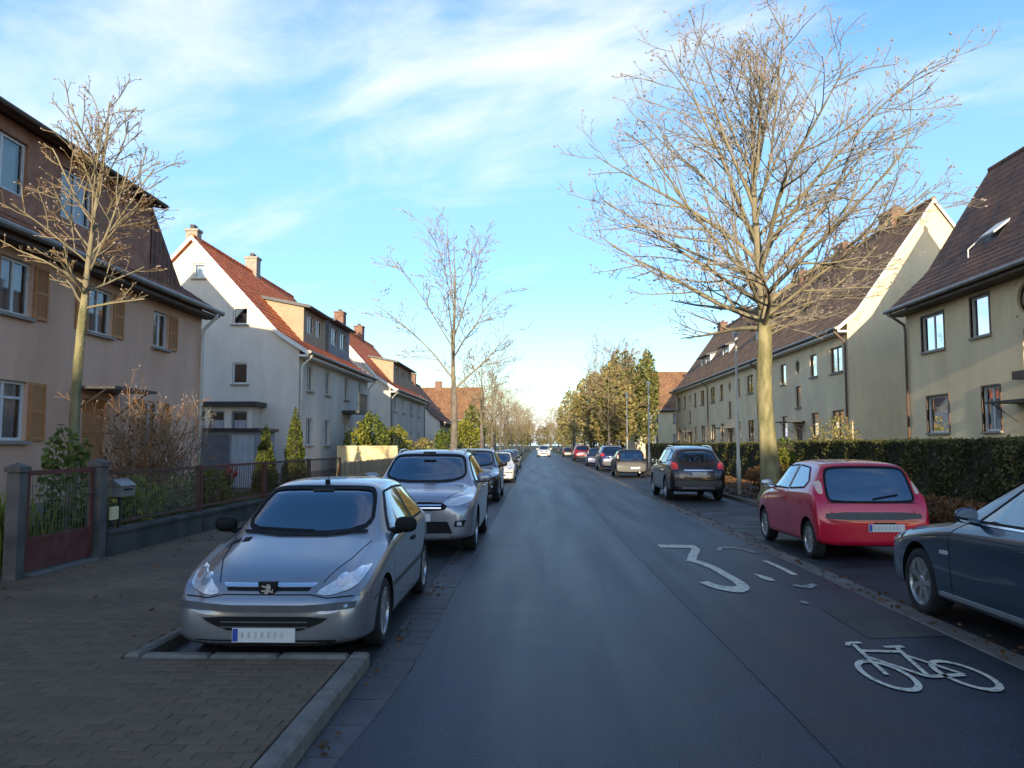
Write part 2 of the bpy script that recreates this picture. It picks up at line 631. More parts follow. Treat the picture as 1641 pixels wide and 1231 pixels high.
# pavement on the left with single pavers
side = MB()
side.face([(-6.4, YN, .086), (-1.44, YN, .086), (-1.44, 6.16, .086), (-6.4, 6.16, .086)])
side.face([(-6.4, 6.16, .086), (-3.17, 6.16, .086), (-3.17, 27, .086), (-6.4, 27, .086)])
pav = struct('pavement', side, m_grout, 'brown concrete block pavement with a parking build-out')
struct('pavement_far', MB().face([(-6.4, 27, .1), (-3.17, 27, .1), (-3.17, YF, .1), (-6.4, YF, .1)]), m_pave_far, 'brown pavement further down the street')
pcells = []
j = 0
y = 2.0
while y < 27:
    x = -6.39 + (0.1 if j % 2 else 0.0)
    xe = -1.44 if y + .1 < 6.16 else -3.17
    while x < xe - .02:
        x1 = min(x + .2, xe)
        if x1 - x > .04:
            pcells.append((x, x1, y, y + .1))
        x += .2
    y += .1
    j += 1


def in_view(x, y):
    return y > 3.9 and (x / y) > -0.685


near = sorted([c for c in pcells if in_view(c[0], c[2])], key=lambda c: c[2] + 0.15 * abs(c[0]))[:300]
ns = set(near)
pmesh = {}
for c in near:
    w = round(c[1] - c[0], 2)
    if w not in pmesh:
        pmesh[w] = [MB().cbox(-w / 2 + .0012, w / 2 - .0012, -.0465, .0465, 0, .025 + k * .0015, .004).mesh('paver', m_pave) for k in range(3)]
    o = link('paver', rnd.choice(pmesh[w]), pav, ((c[0] + c[1]) / 2, (c[2] + c[3]) / 2, .076))
    o.rotation_euler = (rnd.uniform(-.012, .012), rnd.uniform(-.012, .012), rnd.uniform(-.01, .01))
rest = MB()
for c in pcells:
    if c not in ns:
        rest.cbox(c[0] + .0012, c[1] - .0012, c[2] + .0035, c[3] - .0035, .076, .101 + rnd.uniform(0, .004), .004)
tag(rest.build('pavers', m_pave, pav), kind='stuff')

# kerbs: single stones
kerb = struct('kerb', MB().box(-1.432, -1.30, YN, 1.9, -.03, .11).box(-3.168, -3.06, 46, YF, -.03, .11), m_kerb, 'grey concrete kerb of the pavement and its build-out')


def kstone(x0, x1, y0, y1, par, zt=.118, c=.022):
    MB().cbox(x0, x1, y0, y1, -.06, zt + rnd.uniform(-.003, .004), c).build('kerb_stone', m_kerb, par, smooth=False)


for yy in (1.9, 2.9, 3.9, 4.55, 5.35):
    y1 = {1.9: 2.9, 2.9: 3.9, 3.9: 4.55, 4.55: 5.35, 5.35: 6.15}[yy]
    kstone(-1.432, -1.292, yy + .004, y1 - .004, kerb)
kstone(-1.432, -1.292, 6.154, 6.30, kerb)
for k in range(3):
    kstone(-3.04 + k * .535, -3.04 + (k + 1) * .535 - .008, 6.17, 6.285, kerb, .112)
kstone(-3.168, -3.048, 6.17, 6.30, kerb)
y = 6.305
while y < 46:
    kstone(-3.168, -3.06, y, y + .992, kerb)
    y += 1.0
kerb2 = struct('kerb_right', MB().box(6.2, 6.33, YN, 4, -.03, .11).box(6.2, 6.33, 40, YF, -.03, .11), m_kerb, 'grey concrete kerb in front of the leafy verge')
y = 4.0
while y < 40:
    kstone(6.2, 6.33, y, y + .992, kerb2)
    y += 1.0
# verge and gardens
vg = MB()
vx = [6.33, 7.0, 7.8, 8.6, 9.3, 10.6]
vz = [.10, .16, .20, .22, .20, .20]
ys = [YN] + [4 + i * 1.5 for i in range(60)] + [YF]
vv = {}
for i, xx in enumerate(vx):
    for k, yy in enumerate(ys):
        vv[i, k] = (xx, yy, vz[i] + (rnd.uniform(-.025, .03) if 0 < i < 5 else 0))
for i in range(len(vx) - 1):
    for k in range(len(ys) - 1):
        vg.face([vv[i, k], vv[i + 1, k], vv[i + 1, k + 1], vv[i, k + 1]])
struct('verge', vg, m_soil, 'verge of brown soil and fallen leaves', smooth=True)
struct('garden_right', MB().face([(10.6, YN, .2), (70, YN, .2), (70, YF, .2), (10.6, YF, .2)]), m_lawn, 'front gardens behind the long hedge')
struct('garden_left', MB().face([(-70, YN, .12), (-6.48, YN, .12), (-6.48, YF, .12), (-70, YF, .12)]).face([(-6.48, YN, .12), (-6.4, YN, .09), (-6.4, YF, .09), (-6.48, YF, .12)]), m_lawn, 'front gardens behind the low fence')

# painted markings: a "3" (with the worn rest of its "0") and a bicycle
def stroke(mb, pts, w, z, closed=False):
    n = len(pts)
    L_, R_ = [], []
    for i in range(n):
        a = pts[(i - 1) % n] if closed else pts[max(i - 1, 0)]
        b = pts[(i + 1) % n] if closed else pts[min(i + 1, n - 1)]
        d = Vector((b[0] - a[0], b[1] - a[1]))
        d.normalize()
        ww = w(i / max(n - 1, 1)) if callable(w) else (w if not isinstance(w, tuple) else None)
        if isinstance(w, tuple):      # (across x, along y) widths of stretched lettering
            nx, ny = -d.y * w[0] / 2, d.x * w[1] / 2
        else:
            nx, ny = -d.y * ww / 2, d.x * ww / 2
        L_.append((pts[i][0] + nx, pts[i][1] + ny, z))
        R_.append((pts[i][0] - nx, pts[i][1] - ny, z))
    m = n if closed else n - 1
    for i in range(m):
        j2 = (i + 1) % n
        mb.face([L_[i], R_[i], R_[j2], L_[j2]])


def catmull(pts, k=6):
    out = []
    P = [pts[0]] + list(pts) + [pts[-1]]
    for i in range(1, len(P) - 2):
        for s in range(k):
            t = s / k
            q = []
            for a in range(2):
                p0, p1, p2, p3 = P[i - 1][a], P[i][a], P[i + 1][a], P[i + 2][a]
                q.append(.5 * (2 * p1 + (p2 - p0) * t + (2 * p0 - 5 * p1 + 4 * p2 - p3) * t * t + (3 * p1 - p0 - 3 * p2 + p3) * t ** 3))
            out.append(tuple(q))
    out.append(tuple(pts[-1]))
    return out


three = MB()
stroke(three, [(2.08, 13.72), (2.40, 13.70), (2.68, 13.66)], (0.10, 0.40), .0125)
stroke(three, catmull([(2.64, 13.8), (2.62, 13.3), (2.44, 12.6), (2.31, 12.05)], 5), (0.125, .42), .0135)
stroke(three, catmull([(2.28, 12.1), (2.40, 11.8), (2.48, 11.3), (2.51, 10.7), (2.53, 10.2), (2.50, 9.85), (2.36, 9.68), (2.19, 9.85), (2.10, 10.2)], 6), (0.135, .42), .0125)
tag(three.build('road_number', m_paint), 'large cream painted figure 3 on the asphalt', 'road marking')
zero = MB()
stroke(zero, catmull([(2.95, 13.1), (3.08, 13.5), (3.28, 13.55), (3.42, 13.25), (3.49, 12.9)], 4), (.07, .26), .0125)
tag(zero.build('road_number', m_paint_worn), 'worn top arc of the painted figure 0 beside the 3', 'road marking')
zr = MB()
stroke(zr, [(3.38, 12.05), (3.41, 11.6), (3.42, 11.1), (3.41, 10.75)], (.085, .2), .0125)
tag(zr.build('road_number', m_paint), 'straight cream fragment of the worn figure 0', 'road marking')
zl = MB().face([(2.90, 10.85, .0125), (2.96, 10.75, .0125), (3.03, 10.5, .0125), (3.02, 10.28, .0125), (2.95, 10.30, .0125), (2.90, 10.45, .0125)])
tag(zl.build('road_number', m_paint), 'small cream triangular chip left of the worn figure 0', 'road marking')
zb = MB()
stroke(zb, catmull([(3.15, 10.0), (3.24, 9.88), (3.33, 9.92), (3.42, 10.05)], 4), (.06, .22), .0125)
tag(zb.build('road_number', m_paint_worn), 'faint lowest smear of the worn figure 0', 'road marking')
zc = MB().face([(2.86, 8.9, .0125), (2.93, 8.82, .0125), (2.97, 8.9, .0125), (2.92, 9.02, .0125)])
tag(zc.build('road_number', m_paint_worn), 'tiny faint paint speck below the painted figures', 'road marking')

bk = MB()
bz = .0135


def ell(cx_, cy_, rx, ry, n=40, a0=0, a1=2 * PI):
    return [(cx_ + rx * math.cos(a0 + (a1 - a0) * i / n), cy_ + ry * math.sin(a0 + (a1 - a0) * i / n)) for i in range(n + 1)]


stroke(bk, ell(2.613, 6.16, .155, .37)[:-1], (.042, .085), bz, True)
stroke(bk, ell(3.19, 6.18, .155, .37)[:-1], (.042, .085), bz, True)
Wb = (.036, .075)
stroke(bk, [(2.613, 6.16), (2.67, 6.66), (2.725, 7.06)], Wb, bz + .001)
stroke(bk, [(2.66, 7.03), (2.70, 7.12), (2.815, 7.14)], Wb, bz)
stroke(bk, [(2.70, 6.86), (3.02, 6.84)], Wb, bz)
stroke(bk, [(2.67, 6.68), (2.89, 6.12)], Wb, bz + .002)
stroke(bk, [(2.90, 6.10), (2.98, 6.60), (3.05, 6.98)], Wb, bz + .001)
stroke(bk, [(2.95, 6.98), (3.12, 7.01)], (.04, .075), bz)
stroke(bk, [(2.90, 6.12), (3.19, 6.18)], Wb, bz)
stroke(bk, [(3.0, 6.74), (3.19, 6.18)], Wb, bz + .002)
tag(bk.build('bicycle_symbol', m_paint), 'cream painted bicycle symbol on the asphalt beside the blue car', 'road marking')

# ================================================================== BUILDINGS
m_glass = glass_mat('window_glass')
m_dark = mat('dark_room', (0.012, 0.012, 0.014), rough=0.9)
m_white = mat('white_frame', (0.74, 0.74, 0.72), (0.62, 0.62, 0.60), scale=8, rough=0.45)
m_brownframe = mat('brown_frame', (0.10, 0.055, 0.035), (0.15, 0.08, 0.05), scale=6, rough=0.5)
m_curtain = mat('net_curtain', (0.62, 0.62, 0.64), (0.45, 0.46, 0.50), scale=14, rough=0.9, stretch=(1, 6, .3))
m_curtain2 = mat('blue_curtain', (0.22, 0.27, 0.42), (0.12, 0.15, 0.28), scale=10, rough=0.9)
m_sill = mat('stone_sill', (0.28, 0.25, 0.21), (0.36, 0.32, 0.27), scale=7, rough=0.8)
m_zinc = mat('zinc_gutter', (0.20, 0.19, 0.18), (0.28, 0.27, 0.25), scale=4, rough=0.5, metallic=0.4)
m_pipe_white = mat('white_pipe', (0.70, 0.68, 0.60), rough=0.5)
m_pipe_brown = mat('brown_pipe', (0.13, 0.085, 0.06), (0.17, 0.11, 0.08), rough=0.5)
m_shut = mat('wood_shutter', (0.46, 0.19, 0.06), (0.56, 0.26, 0.09), scale=5, rough=0.65, stretch=(1, 8, 1))
m_eave = mat('eave_wood', (0.075, 0.05, 0.038), (0.12, 0.08, 0.055), scale=5, rough=0.7)
m_brickch = mat('chimney_brick', (0.16, 0.085, 0.06), (0.26, 0.15, 0.105), scale=6, rough=0.9, bump=0.6, bscale=22)
m_metal_dark = mat('dark_metal', (0.03, 0.03, 0.032), (0.05, 0.05, 0.05), scale=9, rough=0.5, metallic=0.3)


def wallmat(name, a, b):
    a = tuple(x * .9 for x in a)
    m = mat(name, a, b, scale=0.6, rough=0.9, bump=0.35, bscale=45, spec=0.25, detail=9, lo=0.3, hi=0.75, stretch=(1, 1, .45))
    nt = m.node_tree                                   # rain streaks
    p = nt.nodes['Principled BSDF']
    t = nt.nodes.new('ShaderNodeTexCoord')
    mp = nt.nodes.new('ShaderNodeMapping')
    mp.inputs['Scale'].default_value = (.9, .9, .22)
    nz = nt.nodes.new('ShaderNodeTexNoise')
    nz.inputs['Scale'].default_value = 1.6
    nz.inputs['Detail'].default_value = 9
    nz.inputs['Roughness'].default_value = .68
    mr = nt.nodes.new('ShaderNodeMapRange')
    mr.inputs[1].default_value, mr.inputs[2].default_value = .30, .62
    mr.inputs[3].default_value, mr.inputs[4].default_value = .88, 1.03
    hs = nt.nodes.new('ShaderNodeHueSaturation')
    src = p.inputs['Base Color'].links[0].from_socket
    for a_, b_ in ((t.outputs['Object'], mp.inputs[0]), (mp.outputs[0], nz.inputs['Vector']), (nz.outputs[0], mr.inputs[0]), (mr.outputs[0], hs.inputs['Value']), (src, hs.inputs['Color']), (hs.outputs[0], p.inputs['Base Color'])):
        nt.links.new(a_, b_)
    return m


def cells(mb, outline, holes, P, depth=.16, mi=0):
    us = sorted({p[0] for p in outline} | {h[i] for h in holes for i in (0, 1)})
    zs = sorted({p[1] for p in outline} | {h[i] for h in holes for i in (2, 3)})
    for u0, u1 in zip(us, us[1:]):
        for z0, z1 in zip(zs, zs[1:]):
            mu, mz = (u0 + u1) / 2, (z0 + z1) / 2
            if any(h[0] < mu < h[1] and h[2] < mz < h[3] for h in holes):
                continue
            q = clip_rect(outline, u0, u1, z0, z1)
            if q:
                mb.face([P(a, z, 0) for a, z in q], mi)
    for h in holes:
        u0, u1, z0, z1 = h[:4]
        for (a, b) in (((u0, z0), (u1, z0)), ((u1, z0), (u1, z1)), ((u1, z1), (u0, z1)), ((u0, z1), (u0, z0))):
            mb.face([P(a[0], a[1], 0), P(b[0], b[1], 0), P(b[0], b[1], depth), P(a[0], a[1], depth)], mi)


def pbox(mb, P, a0, a1, d0, d1, z0, z1, mi=0):
    return mb.box(a0, a1, d0, d1, z0, z1, mi, fn=lambda a, d, z: P(a, z, d))


wrnd = random.Random(11)


def window(parent, P, h, frame=None, mull=1, bar=None, curtain=None, sill=True, flat=False, detail=True):
    """window = frame; pane, curtain, sill, room are its sub-parts (or its siblings on a dormer)"""
    u0, u1, z0, z1 = h[:4]
    f = MB()
    t = .06
    e = .003
    pbox(f, P, u0 + e, u0 + t, .07, .13, z0 + e, z1 - e)
    pbox(f, P, u1 - t, u1 - e, .07, .13, z0 + e, z1 - e)
    pbox(f, P, u0 + t, u1 - t, .071, .129, z0 + e, z0 + t)
    pbox(f, P, u0 + t, u1 - t, .071, .129, z1 - t, z1 - e)
    for k in range(mull):
        c = u0 + (u1 - u0) * (k + 1) / (mull + 1)
        pbox(f, P, c - .035, c + .035, .072, .128, z0 + t, z1 - t)
    if bar:
        c = z0 + (z1 - z0) * bar
        pbox(f, P, u0 + t, u1 - t, .074, .126, c - .025, c + .025)
    w = f.build('window', frame or m_white, parent)
    sub = parent if flat else w
    g_ = MB()
    g_.face([P(u0 + .03, z0 + .03, .10), P(u1 - .03, z0 + .03, .10), P(u1 - .03, z1 - .03, .10), P(u0 + .03, z1 - .03, .10)])
    g_.build('pane', m_glass, sub)
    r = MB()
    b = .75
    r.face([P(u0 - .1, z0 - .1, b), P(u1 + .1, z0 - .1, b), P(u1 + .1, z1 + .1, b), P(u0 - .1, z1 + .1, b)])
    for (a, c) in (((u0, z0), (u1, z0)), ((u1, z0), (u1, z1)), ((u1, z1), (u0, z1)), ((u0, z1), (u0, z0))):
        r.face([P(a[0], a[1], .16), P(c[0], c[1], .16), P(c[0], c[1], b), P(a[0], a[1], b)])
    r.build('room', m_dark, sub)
    cr = curtain if curtain is not None else wrnd.choice(['sides', 'half', 'full', 'sides', None])
    if cr:
        cu = MB()
        n = 14
        spans = {'sides': [(u0, u0 + (u1 - u0) * .3), (u1 - (u1 - u0) * .3, u1)], 'half': [(u0, u1)], 'full': [(u0, u1)], 'blue': [(u0, u1)]}[cr]
        zt = z0 + (z1 - z0) * (.55 if cr == 'half' else 1)
        for s0, s1 in spans:
            pts = [(s0 + (s1 - s0) * i / n, .22 + .025 * math.sin(i * 1.9)) for i in range(n + 1)]
            for (a, d), (a2, d2) in zip(pts, pts[1:]):
                cu.face([P(a, z0, d), P(a2, z0, d2), P(a2, zt, d2), P(a, zt, d)])
        cu.build('curtain', m_curtain2 if cr == 'blue' else m_curtain, sub)
    if sill:
        s = MB()
        pbox(s, P, u0 - .07, u1 + .07, -.09, .07, z0 - .07, z0 - .003)
        s.build('sill', m_sill, sub)
    return w


def shutter(parent, P, a0, a1, z0, z1):
    s = MB()
    pbox(s, P, a0, a0 + .045, -.05, -.012, z0, z1)
    pbox(s, P, a1 - .045, a1, -.05, -.012, z0, z1)
    for zz in (z0, (z0 + z1) / 2 - .03, z1 - .06):
        pbox(s, P, a0 + .045, a1 - .045, -.048, -.014, zz, zz + .06)
    z = z0 + .06
    while z < z1 - .07:
        s.face([P(a0 + .045, z, -.044), P(a1 - .045, z, -.044), P(a1 - .045, z + .055, -.018), P(a0 + .045, z + .055, -.018)])
        z += .05
    s.build('shutter', m_shut, parent)


def house(name, label, X0, Y0, sgn, L, D, E, RZ, wall, roof, front=(), gable=(), far_gable=(), dormers=(), chimneys=(), rz=0, over=.45, verge=.22, kick=.9,
          frame=None, pipes=(0, 1), pipe_mat=None, plinth=None, rounds=(), doors=(), gable_open=None, back=True, fascia=None, course=.34, half_hip=0.0):
    root = thing(name, label, 'house', (X0, Y0, 0), rz)

    def T(u, v, z):
        return (sgn * v, u, z)
    PF = lambda a, z, d: T(a, d, z)
    PB = lambda a, z, d: T(a, D - d, z)
    PG = lambda a, z, d: T(d, a, z)
    PH = lambda a, z, d: T(L - d, a, z)
    t = (RZ - E) / (D / 2 - kick * .4)

    def zr(v):
        v = min(v, D - v)
        return RZ - (D / 2 - v) * t if v >= kick else RZ - (D / 2 - kick) * t - (kick - v) * t * .6
    E = zr(0)
    # walls
    wmb = MB()
    holes = [w[:4] for w in front] + [(c - r - .06, c + r + .06, z - r - .06, z + r + .06) for c, z, r in rounds] + [d[:4] for d in doors]
    cells(wmb, [(0, .0), (L, .0), (L, E - .05), (0, E - .05)], holes, PF)
    wmb.build('wall', wall, root)
    if back:
        cells(MB_b := MB(), [(0, 0), (L, 0), (L, E - .05), (0, E - .05)], [], PB)
        MB_b.build('wall', wall, root)
    go = [(0, 0), (D, 0), (D, E - .05), (D - kick, zr(kick) - .12), (D / 2, RZ - .14), (kick, zr(kick) - .12), (0, E - .05)]
    # the gable outline is concave at the kick: split it into two pieces that are convex
    lowg = [(0, 0), (D, 0), (D, E - .05), (0, E - .05)]
    upg = [(0, E - .05), (D, E - .05), (D - kick, zr(kick) - .12), (D / 2, RZ - .14), (kick, zr(kick) - .12)]
    for PP, ws, nm in ((PG, gable, 'gable_wall'), (PH, far_gable, 'gable_wall')):
        gm = MB()
        cells(gm, lowg, [w[:4] for w in ws if w[3] <= E - .05], PP)
        cells(gm, upg, [w[:4] for w in ws if w[2] >= E - .05], PP)
        gm.build(nm, wall, root)
        for w in ws:
            window(root, PP, w, frame, w[4] if len(w) > 4 else 0, curtain=w[5] if len(w) > 5 else None)
    if plinth:
        pm = MB()
        pbox(pm, PF, -.03, L + .03, -.03, .02, 0, .55)
        pbox(pm, PG, .02, D, -.03, .02, 0, .55)
        pm.build('plinth', plinth, root)
    for w in front:
        window(root, PF, w, frame, w[4] if len(w) > 4 else 1, w[6] if len(w) > 6 else None, w[5] if len(w) > 5 else None)
    for (c, z, r) in rounds:
        q = MB()
        n = 28
        o_ = r + .06
        for k in range(n):
            a, b = 2 * PI * k / n, 2 * PI * (k + 1) / n

            def sq(x):
                s = max(abs(math.cos(x)), abs(math.sin(x)))
                return (c + o_ * math.cos(x) / s, z + o_ * math.sin(x) / s)
            i0, i1 = (c + r * math.cos(a), z + r * math.sin(a)), (c + r * math.cos(b), z + r * math.sin(b))
            s0, s1 = sq(a), sq(b)
            q.face([PF(*i0, .001), PF(*i1, .001), PF(*s1, .001), PF(*s0, .001)])
            q.face([PF(*i0, .001), PF(*i1, .001), PF(*i1, .14), PF(*i0, .14)])
            j0, j1 = (c + (r - .06) * math.cos(a), z + (r - .06) * math.sin(a)), (c + (r - .06) * math.cos(b), z + (r - .06) * math.sin(b))
            q.face([PF(*i0, .09), PF(*i1, .09), PF(*j1, .09), PF(*j0, .09)], 1)
        pbox(q, PF, c - .025, c + .025, .08, .10, z - r + .05, z + r - .05, 1)
        pbox(q, PF, c - r + .05, c + r - .05, .082, .098, z - .025, z + .025, 1)
        wq = q.build('round_window', [wall, m_brownframe], root)
        MB().face([PF(c + r * math.cos(2 * PI * k / n), z + r * math.sin(2 * PI * k / n), .11) for k in range(n)]).build('pane', m_glass, wq)
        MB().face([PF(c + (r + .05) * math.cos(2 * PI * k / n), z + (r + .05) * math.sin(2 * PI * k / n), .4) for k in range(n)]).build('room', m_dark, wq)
    for d in doors:
        u0, u1, z0, z1, m_d = d[:5]
        dm = MB()
        pbox(dm, PF, u0 + .003, u1 - .003, .09, .14, z0 + .003, z1 - .003)
        for k in range(3):
            zz = z0 + .12 + k * (z1 - z0 - .2) / 3
            pbox(dm, PF, u0 + .12, u1 - .12, .07, .09, zz, zz + (z1 - z0 - .2) / 3 - .12)
        do = dm.build('door', m_d, root)
        hm = MB()
        pbox(hm, PF, u0 + .08, u0 + .11, .02, .09, (z0 + z1) / 2 - .1, (z0 + z1) / 2 + .06)
        hm.build('handle', m_zinc, do)
        if len(d) > 5 and d[5]:
            cm = MB()
            pbox(cm, PF, u0 - .45, u1 + .45, -.95, 0, z1 + .18, z1 + .24)
            for ub in (u0 - .40, u1 + .40):
                cm.tube([PF(ub, z1 - .35, -.01), PF(ub, z1 + .19, -.75)], .018, 5)
            cm.build('canopy', m_metal_dark, root)
        sm = MB()
        pbox(sm, PF, u0 - .25, u1 + .25, -.7, -.032, 0, max(z0 - .02, .14))
        sm.build('step', m_sill, root)
    # roof: stepped tile courses on both slopes
    rm = MB()
    slope_pts = []
    v = -over
    while v < D / 2 - .02:
        step = course * math.cos(math.atan(t if v >= kick else t * .6))
        v1 = min(v + step, D / 2)
        slope_pts.append((v, v1))
        v = v1
    for side in (0, 1):
        for (a, b) in slope_pts:
            va, vb = (a, b) if side == 0 else (D - a, D - b)
            za, zb_ = zr(a) + .045, zr(b) + .008
            if half_hip and False:
                pass
            rm.face([T(-verge, va, za), T(L + verge, va, za), T(L + verge, vb, zb_), T(-verge, vb, zb_)])
            rm.face([T(-verge, va, za), T(L + verge, va, za), T(L + verge, va, zr(a) + .008), T(-verge, va, zr(a) + .008)])
            for uu in (-verge, L + verge):
                rm.face([T(uu, va, za), T(uu, vb, zb_), T(uu, vb, zr(b) - .12), T(uu, va, zr(a) - .12)])
        vs = (-over, kick, D / 2) if side == 0 else (D + over, D - kick, D / 2)
        for a, b in zip(vs, vs[1:]):
            rm.face([T(-verge, a, zr(a) - .12), T(L + verge, a, zr(a) - .12), T(L + verge, b, zr(b) - .12), T(-verge, b, zr(b) - .12)])
        rm.face([T(-verge, vs[0], zr(vs[0]) - .12), T(L + verge, vs[0], zr(vs[0]) - .12), T(L + verge, vs[0], zr(vs[0]) + .02), T(-verge, vs[0], zr(vs[0]) + .02)])
    rf = rm.build('roof', roof, root)
    rc = MB()
    k = -verge
    while k < L + verge - .05:
        k1 = min(k + .4, L + verge)
        rc.tube([T(k, D / 2, RZ - .01), T(k1 - .01, D / 2, RZ + .004)], [.12, .105], 8)
        k = k1
    rc.build('ridge_cap', roof, rf)
    # verge boards, soffit, gutter
    for uu in (-verge - .028, L + verge + .003):
        bm_ = MB()
        for a, b in ((-over, kick), (kick, D / 2), (D / 2, D - kick), (D - kick, D + over)):
            q = [(a, zr(a) + .03), (b, zr(b) + .03), (b, zr(b) - .17), (a, zr(a) - .17)]
            bm_.raw([T(uu, p[0], p[1]) for p in q] + [T(uu + .025, p[0], p[1]) for p in q], [(0, 1, 2, 3), (4, 5, 6, 7), (0, 1, 5, 4), (2, 3, 7, 6)])
        bm_.build('bargeboard', fascia or m_eave, rf)
    sf = MB()
    pbox(sf, PF, -verge + .03, L + verge - .03, -over + .04, .0, zr(-over) - .22, zr(-over) - .125)
    sf.build('soffit', fascia or m_eave, rf)
    gt = MB()
    gt.tube([T(-verge - .05, -over - .07, zr(-over) - .03), T(L + verge + .05, -over - .07, zr(-over) - .03)], .075, 10)
    gt.build('gutter', m_zinc, root)
    for pz in pipes:
        uu = .12 if pz == 0 else (L - .12 if pz == 1 else pz)
        zg = zr(-over) - .08
        dp = MB().tube([T(uu, -over - .07, zg), T(uu, -over - .02, zg - .14), T(uu, -.12, zg - .5), T(uu, -.09, zg - .75), T(uu, -.09, .0)], .05, 10)
        dp.build('downpipe', pipe_mat or m_zinc, root, smooth=True)
    for (uc, vc, w, dpt, zt, cmat) in chimneys:
        c = MB()
        c.box(uc - w / 2, uc + w / 2, vc - dpt / 2, vc + dpt / 2, zr(vc) - .6, zt, fn=lambda a, b, z: T(a, b, z))
        c.box(uc - w / 2 - .05, uc + w / 2 + .05, vc - dpt / 2 - .05, vc + dpt / 2 + .05, zt, zt + .1, fn=lambda a, b, z: T(a, b, z))
        for s in (-1, 1):
            c.box(uc + s * w * .22 - .09, uc + s * w * .22 + .09, vc - .09, vc + .09, zt + .1, zt + .3, 1, fn=lambda a, b, z: T(a, b, z))
        c.build('chimney', [cmat, m_metal_dark], root)
    for d in dormers:
        u0, u1, vf, zt, wins, dw, droof, slope = d[:8]
        slant = d[8] if len(d) > 8 else 0
        dm = MB()
        PD = lambda a, z, dd: T(a, vf + dd, z)
        # where the dormer roof meets the slope
        vb = vf
        while zr(vb) < zt + (vb - vf) * slope and vb < D / 2:
            vb += .02
        zb0 = zr(vf) - .05
        cells(dm, [(u0, zb0), (u1, zb0), (u1, zt), (u0, zt)], [w[:4] for w in wins], PD)
        for uu in (u0, u1):
            dm.face([T(uu, vf, zb0), T(uu, vf, zt), T(uu, vb, zt + (vb - vf) * slope), T(uu, vb, zr(vb) - .05)])
        dm.face([T(u0, vf, zt), T(u1, vf, zt), T(u1, vb, zt + (vb - vf) * slope), T(u0, vb, zt + (vb - vf) * slope)])
        do = dm.build('dormer', dw, root)
        if slant:      # tiled hip at the far end of the dormer
            zs_ = zr(vf)
            MB().face([T(u1 + .004, vf - .02, zs_), T(u1 + slant, vf - .02, zs_), T(u1 + .004, vf - .02, zt)]).face([T(u1 + .004, vf - .02, zt), T(u1 + slant, vf - .02, zs_), T(u1 + .004, vb, zt + (vb - vf) * slope)]).build('dormer_hip', roof, do)
        dr = MB()
        ve = vf - .28
        ze = zt - .28 * slope + .03
        z2 = zt + (vb - vf) * slope + .03
        dr.raw([T(u0 - .15, ve, ze), T(u1 + .15, ve, ze), T(u1 + .15, vb + .1, z2 + .1 * slope), T(u0 - .15, vb + .1, z2 + .1 * slope),
                T(u0 - .15, ve, ze + .14), T(u1 + .15, ve, ze + .14), T(u1 + .15, vb + .1, z2 + .14 + .1 * slope), T(u0 - .15, vb + .1, z2 + .14 + .1 * slope)],
               [(0, 1, 2, 3), (4, 5, 6, 7), (0, 1, 5, 4), (1, 2, 6, 5), (2, 3, 7, 6), (3, 0, 4, 7)])
        dr.tube([T(u0 - .17, ve - .05, ze + .06), T(u1 + .17, ve - .05, ze + .06)], .06, 8)
        dr.build('dormer_roof', droof, do)
        for w in wins:
            window(do, PD, w, m_white, w[4] if len(w) > 4 else 1, curtain=w[5] if len(w) > 5 else None, sill=False, flat=True)
    root_T[root.name] = (T, zr, PF, PG)
    return root


root_T = {}
w_a = wallmat('mauve_render', (0.77, 0.45, 0.30), (0.86, 0.56, 0.40))
w_b = wallmat('pale_grey_render', (0.68, 0.61, 0.525), (0.76, 0.69, 0.60))
w_c = wallmat('cream_grey_render', (0.66, 0.59, 0.50), (0.75, 0.68, 0.58))
w_f = wallmat('sand_render', (0.85, 0.675, 0.43), (0.90, 0.74, 0.49))
w_g = wallmat('yellow_beige_render', (0.87, 0.68, 0.41), (0.92, 0.75, 0.47))
r_a = roofmat('roof_brown_tiles', (0.13, 0.055, 0.035), (0.21, 0.09, 0.05))
r_b = roofmat('roof_red_tiles', (0.80, 0.19, 0.05), (0.62, 0.14, 0.045))
r_c = roofmat('roof_orange_tiles', (0.27, 0.145, 0.075), (0.20, 0.10, 0.055))
r_f = roofmat('roof_umber_tiles', (0.17, 0.095, 0.05), (0.27, 0.15, 0.075))
r_g = roofmat('roof_dark_tiles', (0.062, 0.040, 0.034), (0.13, 0.070, 0.045))
r_slate = mat('dormer_slate', (0.07, 0.075, 0.085), (0.11, 0.115, 0.125), scale=5, rough=0.6)
d_brick = mat('dormer_red_tiles', (0.30, 0.125, 0.075), (0.42, 0.20, 0.12), scale=3, rough=0.8, bump=.4, bscale=24)
d_grey = mat('dormer_grey', (0.16, 0.18, 0.20), (0.24, 0.26, 0.27), scale=4, rough=0.7)
d_cream = mat('dormer_cream', (0.40, 0.325, 0.22), (0.33, 0.27, 0.19), scale=3, rough=0.85)
d_green = mat('porch_grey', (0.20, 0.22, 0.25), (0.26, 0.28, 0.31), scale=4, rough=0.7)
w_plinth = mat('plinth_render', (0.25, 0.22, 0.20), (0.32, 0.28, 0.25), scale=2, rough=0.9)

